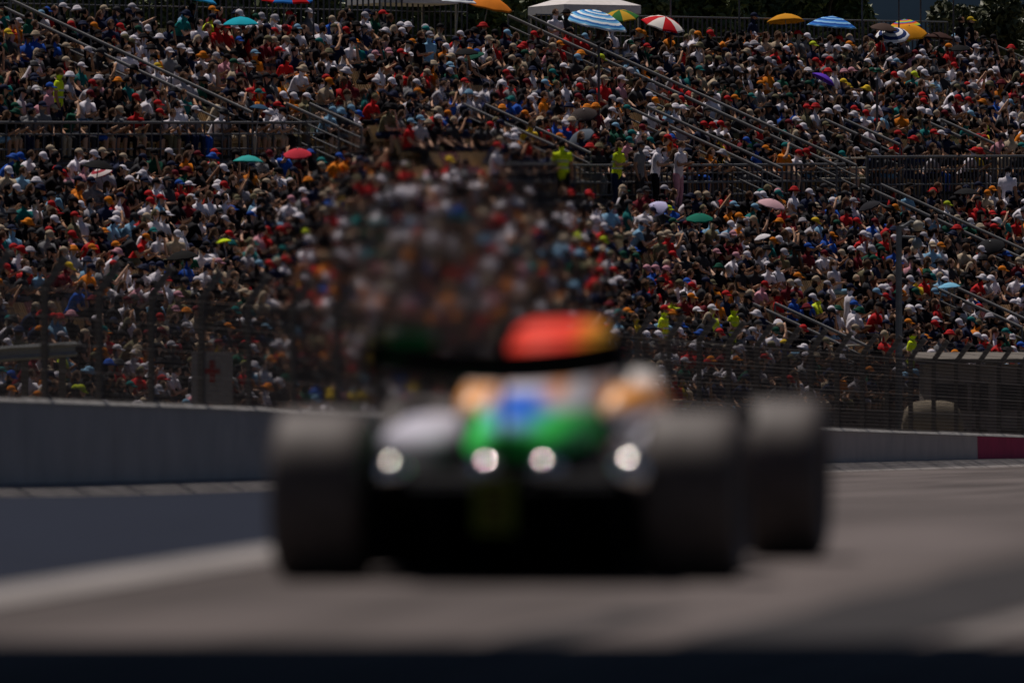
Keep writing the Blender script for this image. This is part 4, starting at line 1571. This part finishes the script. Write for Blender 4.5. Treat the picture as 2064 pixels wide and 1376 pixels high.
def livery():
    m, nt, b = new_mat('engine cover livery')
    L = nt.links
    tc = nt.nodes.new('ShaderNodeTexCoord')
    sep = nt.nodes.new('ShaderNodeSeparateXYZ')
    L.new(tc.outputs['Object'], sep.inputs[0])
    ax = nt.nodes.new('ShaderNodeMath')
    ax.operation = 'ABSOLUTE'
    L.new(sep.outputs['X'], ax.inputs[0])

    def ramp(src, stops, interp='LINEAR'):
        r = nt.nodes.new('ShaderNodeValToRGB')
        r.color_ramp.interpolation = interp
        set_ramp(r.color_ramp, stops)
        L.new(src, r.inputs['Fac'])
        return r.outputs['Color']

    def rng_(src, a, c):
        mr = nt.nodes.new('ShaderNodeMapRange')
        mr.inputs['From Min'].default_value, mr.inputs['From Max'].default_value = a, c
        L.new(src, mr.inputs['Value'])
        return mr.outputs[0]

    def mix(fac, A, B):
        mx = nt.nodes.new('ShaderNodeMix')
        mx.data_type = 'RGBA'
        L.new(fac, mx.inputs['Factor'])
        L.new(A, mx.inputs['A'])
        L.new(B, mx.inputs['B'])
        return mx.outputs['Result']
    zf = rng_(sep.outputs['Z'], 0.5, 1.1)
    green, blue, sky_, white, orange, red = (0.07, 0.86, 0.14), (0.01, 0.14, 0.70), (0.25, 0.55, 0.90), (0.76, 0.74, 0.78), (0.92, 0.30, 0.03), (1.0, 0.055, 0.022)
    flank = ramp(zf, [(0.0, (0.02, 0.02, 0.02)), (0.05, green), (0.31, green), (0.36, sky_), (0.41, white), (0.46, orange), (0.58, orange), (0.65, white), (0.72, red)], 'LINEAR')
    spine = ramp(zf, [(0.0, (0.02, 0.02, 0.02)), (0.05, green), (0.19, green), (0.26, sky_), (0.33, blue), (0.46, blue), (0.52, white), (0.72, red)], 'LINEAR')
    fx = rng_(ax.outputs[0], 0.06, 0.14)
    col = mix(fx, spine, flank)
    # white flashes at the outer shoulders, yellow on the far side of the airbox
    outer = rng_(ax.outputs[0], 0.13, 0.17)
    low = ramp(zf, [(0.0, green), (0.32, green), (0.38, white), (0.66, white), (0.72, red)], 'LINEAR')
    col = mix(outer, col, low)
    yx = rng_(sep.outputs['X'], 0.08, 0.20)
    yz = rng_(sep.outputs['Z'], 0.93, 0.96)
    mu = nt.nodes.new('ShaderNodeMath')
    mu.operation = 'MULTIPLY'
    L.new(yx, mu.inputs[0])
    L.new(yz, mu.inputs[1])
    yel = nt.nodes.new('ShaderNodeRGB')
    yel.outputs[0].default_value = (0.95, 0.50, 0.04, 1)
    col = mix(mu.outputs[0], col, yel.outputs[0])
    L.new(col, b.inputs['Base Color'])
    b.inputs['Roughness'].default_value = 0.5
    b.inputs['Specular IOR Level'].default_value = 0.12
    return m


m_livery = livery()


def section(y, hw, zt_, zb2, p=2.6, n=20, cx=0.0, tophw=None):
    """superellipse cross-section at y, from zb2 to zt_"""
    zc2, hz = (zt_ + zb2) / 2, (zt_ - zb2) / 2
    out = []
    for k in range(n):
        a = 2 * math.pi * k / n
        c, s2 = math.cos(a), math.sin(a)
        z = zc2 + hz * math.copysign(abs(s2) ** (2 / p), s2)
        w = hw if tophw is None else hw + (tophw - hw) * max(0.0, (z - zb2) / (zt_ - zb2))
        out.append((cx + w * math.copysign(abs(c) ** (2 / p), c), y, z))
    return out


def wheel(x, y, w, r, sg):
    b = MB()
    prof = [(-0.5, r * 0.66), (-0.5, r * 0.86), (-0.46, r * 0.955), (-0.40, r * 0.99), (-0.2, r), (0.2, r), (0.40, r * 0.99), (0.46, r * 0.955), (0.5, r * 0.86), (0.5, r * 0.66), (0.3, r * 0.6), (-0.3, r * 0.6)]
    n = 48
    rr = [[(pa * w, pr * math.cos(2 * math.pi * k / n), pr * math.sin(2 * math.pi * k / n)) for k in range(n)] for pa, pr in prof]
    b.rings(rr + [rr[0]], cap=False)
    t = b.build('tyre', m_tyre, car, smooth=True, loc=(x, y, r))
    b = MB()
    rr = [[(sg * pa * w, pr * r * math.cos(2 * math.pi * k / 24), pr * r * math.sin(2 * math.pi * k / 24)) for k in range(24)] for pa, pr in ((-0.46, 0.64), (-0.2, 0.62), (0.3, 0.60), (0.34, 0.3), (0.42, 0.12), (0.44, 0.02))]
    b.rings(rr)
    b.build('rim', m_rim, t, smooth=True)


for sg in (-1, 1):
    wheel(sg * 0.7975, 0.0, 0.405, 0.36, sg)
    wheel(sg * 0.83, 3.6, 0.36, 0.36, sg)
# floor with raised diffuser
b = MB()
b.box((0, 1.65, 0.055), (1.5, 2.5, 0.03))
b.build('floor', m_carbon, car)
b = MB()
rr = []
for y, zt_, zb2, hw in ((0.42, 0.14, 0.045, 0.52), (0.0, 0.24, 0.20, 0.52), (-0.3, 0.36, 0.335, 0.52), (-0.45, 0.40, 0.385, 0.52)):
    rr.append([(-hw, y, zb2), (hw, y, zb2), (hw, y, zt_), (-hw, y, zt_)])
b.rings(rr)
b.build('diffuser', m_carbon, car)
for x in (-0.515, -0.26, -0.09, 0.09, 0.26, 0.515):
    b = MB()
    b.add([(x - 0.006, 0.40, 0.05), (x - 0.006, -0.45, 0.06), (x - 0.006, -0.45, 0.38), (x - 0.006, 0.40, 0.10), (x + 0.006, 0.40, 0.05), (x + 0.006, -0.45, 0.06), (x + 0.006, -0.45, 0.38), (x + 0.006, 0.40, 0.10)],
          [(0, 1, 2, 3), (7, 6, 5, 4), (0, 4, 5, 1), (1, 5, 6, 2), (2, 6, 7, 3), (3, 7, 4, 0)])
    b.build('diffuser_fence', m_carbon, car)
# gearbox, crash structure, rear light
b = MB()
b.rings([section(0.9, 0.36, 0.62, 0.06), section(0.4, 0.30, 0.58, 0.06), section(0.05, 0.22, 0.50, 0.16), section(-0.25, 0.12, 0.46, 0.27), section(-0.52, 0.09, 0.44, 0.30)])
b.build('gearbox', m_carbon, car, smooth=True)
b = MB()
b.box((0, -0.535, 0.33), (0.17, 0.02, 0.23))
rl = b.build('rear_light_panel', mat('lime reflective panel', (0.11, 0.15, 0.01), 0.5), car)
b = MB()
for q in range(5):
    b.box((0, -0.55, 0.25 + q * 0.04), (0.10, 0.012, 0.018))
tag(b.build('light_strip', mat('dark red lens', (0.05, 0.004, 0.004), 0.2), rl), kind='stuff')
# engine cover and airbox
b = MB()
b.rings([section(-0.14, 0.17, 0.64, 0.50, tophw=0.05), section(0.05, 0.25, 0.70, 0.50, 2.8, tophw=0.07), section(0.35, 0.30, 0.77, 0.50, 2.8, tophw=0.11), section(0.75, 0.31, 0.85, 0.50, 3.0, tophw=0.16), section(1.1, 0.31, 0.90, 0.50, 3.2, tophw=0.18),
         section(1.4, 0.30, 0.955, 0.50, 3.0, tophw=0.18), section(1.6, 0.30, 1.05, 0.50, 4.0, tophw=0.20), section(1.8, 0.29, 1.09, 0.55, 5.0, tophw=0.21), section(1.98, 0.27, 1.095, 0.6, 5.0, tophw=0.205)])
b.build('engine_cover', m_livery, car, smooth=True)
# sidepods
m_shoulder, nt_, b_ = new_mat('white and orange shoulder paint')
tc_, sp_, rp_ = (nt_.nodes.new(q) for q in ('ShaderNodeTexCoord', 'ShaderNodeSeparateXYZ', 'ShaderNodeValToRGB'))
nt_.links.new(tc_.outputs['Object'], sp_.inputs[0])
nt_.links.new(sp_.outputs['Z'], rp_.inputs['Fac'])
set_ramp(rp_.color_ramp, [(0.60, (0.02, 0.10, 0.05)), (0.66, (0.80, 0.76, 0.78)), (0.74, (0.95, 0.36, 0.03)), (0.79, (0.95, 0.36, 0.03)), (0.83, (0.85, 0.80, 0.76))])
nt_.links.new(rp_.outputs['Color'], b_.inputs['Base Color'])
b_.inputs['Roughness'].default_value = 0.4
for sg in (-1, 1):
    b = MB()
    b.rings([section(0.18, 0.10, 0.46, 0.20, 2.6, cx=sg * 0.42), section(0.6, 0.17, 0.56, 0.12, 2.8, cx=sg * 0.50), section(1.2, 0.19, 0.65, 0.10, 3.0, cx=sg * 0.56), section(1.9, 0.21, 0.68, 0.12, 3.4, cx=sg * 0.56), section(2.5, 0.20, 0.66, 0.25, 3.6, cx=sg * 0.56)])
    b.build('sidepod', m_pod, car, smooth=True)
    b = MB()
    b.rings([section(1.1, 0.05, 0.72, 0.60, cx=sg * 0.31), section(1.6, 0.11, 0.81, 0.60, cx=sg * 0.32), section(2.0, 0.13, 0.87, 0.60, cx=sg * 0.32), section(2.5, 0.09, 0.80, 0.60, cx=sg * 0.32)])
    b.build('cockpit_shoulder', m_shoulder, car, smooth=True)
# nose, front wing, halo
b = MB()
b.rings([section(2.3, 0.27, 0.62, 0.1), section(3.0, 0.22, 0.58, 0.16), section(3.8, 0.15, 0.48, 0.22), section(4.5, 0.09, 0.32, 0.2)])
b.build('nose', m_white, car, smooth=True)
b = MB()
b.box((0, 4.55, 0.14), (1.66, 0.35, 0.03), Matrix.Rotation(math.radians(-8), 3, 'X'))
fw = b.build('front_wing', m_carbon, car)
for sg in (-1, 1):
    b = MB()
    b.box((sg * 0.84, 4.5, 0.20), (0.02, 0.5, 0.22))
    b.build('endplate', m_carbon, fw)
b = MB()
b.tube([(-0.30, 2.0, 0.78), (-0.29, 2.35, 0.88), (-0.2, 2.75, 0.90), (0, 2.95, 0.88), (0.2, 2.75, 0.90), (0.29, 2.35, 0.88), (0.30, 2.0, 0.78)], 0.028, 8)
b.tube([(0, 2.95, 0.88), (0, 3.1, 0.6)], 0.02, 8)
b.build('halo', m_carbon, car, smooth=True)
# rear wing: drooping main plane, open flap with decals, endplates, twin pylons
yw = -0.40


def wing(name, zc0, chord, thick, droop, ang, m, span=0.53):
    b = MB()
    rr = []
    for i in range(17):
        f = -1 + 2 * i / 16
        z = zc0 + droop * f * f
        c, s2 = math.cos(ang), math.sin(ang)
        ring = []
        for (cy, cz) in ((-0.5, 0.0), (-0.2, 0.5), (0.2, 0.6), (0.5, 0.1), (0.2, -0.35), (-0.2, -0.4)):
            yy, zz = cy * chord, cz * thick
            ring.append((f * span, yw + yy * c - zz * s2, z + yy * s2 + zz * c))
        rr.append(ring)
    b.rings(rr)
    return b.build(name, m, car, smooth=True)


wing('wing_main_plane', 0.905, 0.32, 0.07, 0.055, math.radians(-28), m_carbon)
fl = wing('wing_flap', 1.035, 0.14, 0.014, 0.015, math.radians(-3), m_carbon)
b = MB()
b.box((-0.36, yw - 0.09, 1.01), (0.20, 0.008, 0.10))
b.build('decal', mat('green decal', (0.02, 0.30, 0.07), 0.5), fl)
for sg in (-1, 1):
    b = MB()
    b.rings([[(sg * 0.535 + dx, y, z) for dx, y, z in ((-0.007, yw - 0.17, 1.03), (0.007, yw - 0.17, 1.03), (0.007, yw + 0.17, 1.03), (-0.007, yw + 0.17, 1.03))],
             [(sg * 0.54 + dx, y, z) for dx, y, z in ((-0.007, yw - 0.15, 0.89), (0.007, yw - 0.15, 0.89), (0.007, yw + 0.17, 0.89), (-0.007, yw + 0.17, 0.89))],
             [(sg * 0.53 + dx, y, z) for dx, y, z in ((-0.007, yw - 0.12, 0.83), (0.007, yw - 0.12, 0.83), (0.007, yw + 0.14, 0.83), (-0.007, yw + 0.14, 0.83))]])
    b.build('endplate', m_carbon, car)
b = MB()
b.tube([(0, -0.25, 0.45), (0, -0.28, 0.75), (0, -0.22, 1.01), (0, -0.38, 1.02)], [(0.06, 0.011)] * 4, 8)
b.build('pylon', m_carbon, car)
b = MB()
b.box((0, -0.3, 0.40), (1.0, 0.16, 0.02), Matrix.Rotation(math.radians(12), 3, 'X'))
b.box((0, -0.36, 0.44), (1.0, 0.10, 0.015), Matrix.Rotation(math.radians(20), 3, 'X'))
b.build('beam_wing', m_carbon, car)
# suspension, brake ducts, polished domes added for their sun glints
for sg in (-1, 1):
    for a, c in (((0.2, 0.25, 0.44), (0.58, 0.02, 0.46)), ((0.2, -0.15, 0.42), (0.58, -0.02, 0.46)), ((0.22, 0.3, 0.2), (0.58, 0.02, 0.2)), ((0.2, -0.12, 0.2), (0.58, -0.02, 0.2)), ((0.2, 0.0, 0.46), (0.56, 0.0, 0.22))):
        b = MB()
        b.tube([(sg * a[0], a[1], a[2]), (sg * c[0], c[1], c[2])], [(0.012, 0.028)] * 2, 8)
        b.build('suspension_arm', m_carbon, car)
    b = MB()
    b.tube([(sg * 0.52, 0, 0.34), (sg * 0.6, 0, 0.34)], 0.23, 20)
    b.build('brake_duct', m_carbon, car)
    for xx, yy, zz, r in ((0.122 + 0.058 * sg, -0.22, 0.45, 0.082), (0.56 if sg > 0 else 0.46, -0.33, 0.455, 0.092 if sg > 0 else 0.074)):
        dome_obj('polished_dome', (sg * xx, yy, zz), r, m_titan, car)
    b = MB()
    b.rings([section(2.35, 0.08, 0.70, 0.62, cx=sg * 0.72), section(2.42, 0.09, 0.72, 0.60, cx=sg * 0.72), section(2.5, 0.06, 0.70, 0.62, cx=sg * 0.72)])
    b.tube([(sg * 0.45, 2.42, 0.6), (sg * 0.68, 2.42, 0.64)], 0.012, 6)
    b.build('mirror', m_carbon, car, smooth=True)


# ------------------------------------------------------------------ hot air shed by the car, shimmering in front of the crowd
def hot_air():
    m = bpy.data.materials.new('hot exhaust air')
    m.use_nodes = True
    nt = m.node_tree
    for n in list(nt.nodes):
        nt.nodes.remove(n)
    L = nt.links
    out = nt.nodes.new('ShaderNodeOutputMaterial')
    rf = nt.nodes.new('ShaderNodeBsdfRefraction')
    rf.distribution = 'BECKMANN'
    rf.inputs['Roughness'].default_value = 0.55
    tc = nt.nodes.new('ShaderNodeTexCoord')
    mp = nt.nodes.new('ShaderNodeMapping')
    mp.inputs['Scale'].default_value = (1.0, 0.0, 1.0)
    L.new(tc.outputs['Object'], mp.inputs['Vector'])
    ln = nt.nodes.new('ShaderNodeVectorMath')
    ln.operation = 'LENGTH'
    L.new(mp.outputs[0], ln.inputs[0])
    nz = nt.nodes.new('ShaderNodeTexNoise')
    nz.inputs['Scale'].default_value = 2.6
    L.new(tc.outputs['Object'], nz.inputs['Vector'])
    ad = nt.nodes.new('ShaderNodeMath')
    ad.operation = 'MULTIPLY_ADD'
    L.new(nz.outputs['Fac'], ad.inputs[0])
    ad.inputs[1].default_value = 0.35
    L.new(ln.outputs['Value'], ad.inputs[2])
    mr = nt.nodes.new('ShaderNodeMapRange')
    mr.interpolation_type = 'SMOOTHSTEP'
    mr.inputs['From Min'].default_value, mr.inputs['From Max'].default_value = 0.22, 1.14
    mr.inputs['To Min'].default_value, mr.inputs['To Max'].default_value = 1.0022, 1.00003
    L.new(ad.outputs[0], mr.inputs['Value'])
    L.new(mr.outputs[0], rf.inputs['IOR'])
    L.new(rf.outputs[0], out.inputs['Surface'])
    b = MB()
    rr = []
    for i in range(17):
        a = -math.pi / 2 * 0.99 + math.pi * 0.99 * i / 16
        rr.append([(math.cos(a) * math.cos(2 * math.pi * q / 32), math.cos(a) * math.sin(2 * math.pi * q / 32), math.sin(a)) for q in range(32)])
    b.rings(rr)
    o = b.build('hot_air', m, None, smooth=True, loc=(-0.40, 66.0, 0.86))
    o.scale = (1.32, 0.35, 1.22)
    tag(o, 'shimmering hot exhaust air above the car blurring the crowd', 'hot air', kind='stuff')


hot_air()
print('people', len(people), 'empties', len(empties), 'seats shown', len(emp))
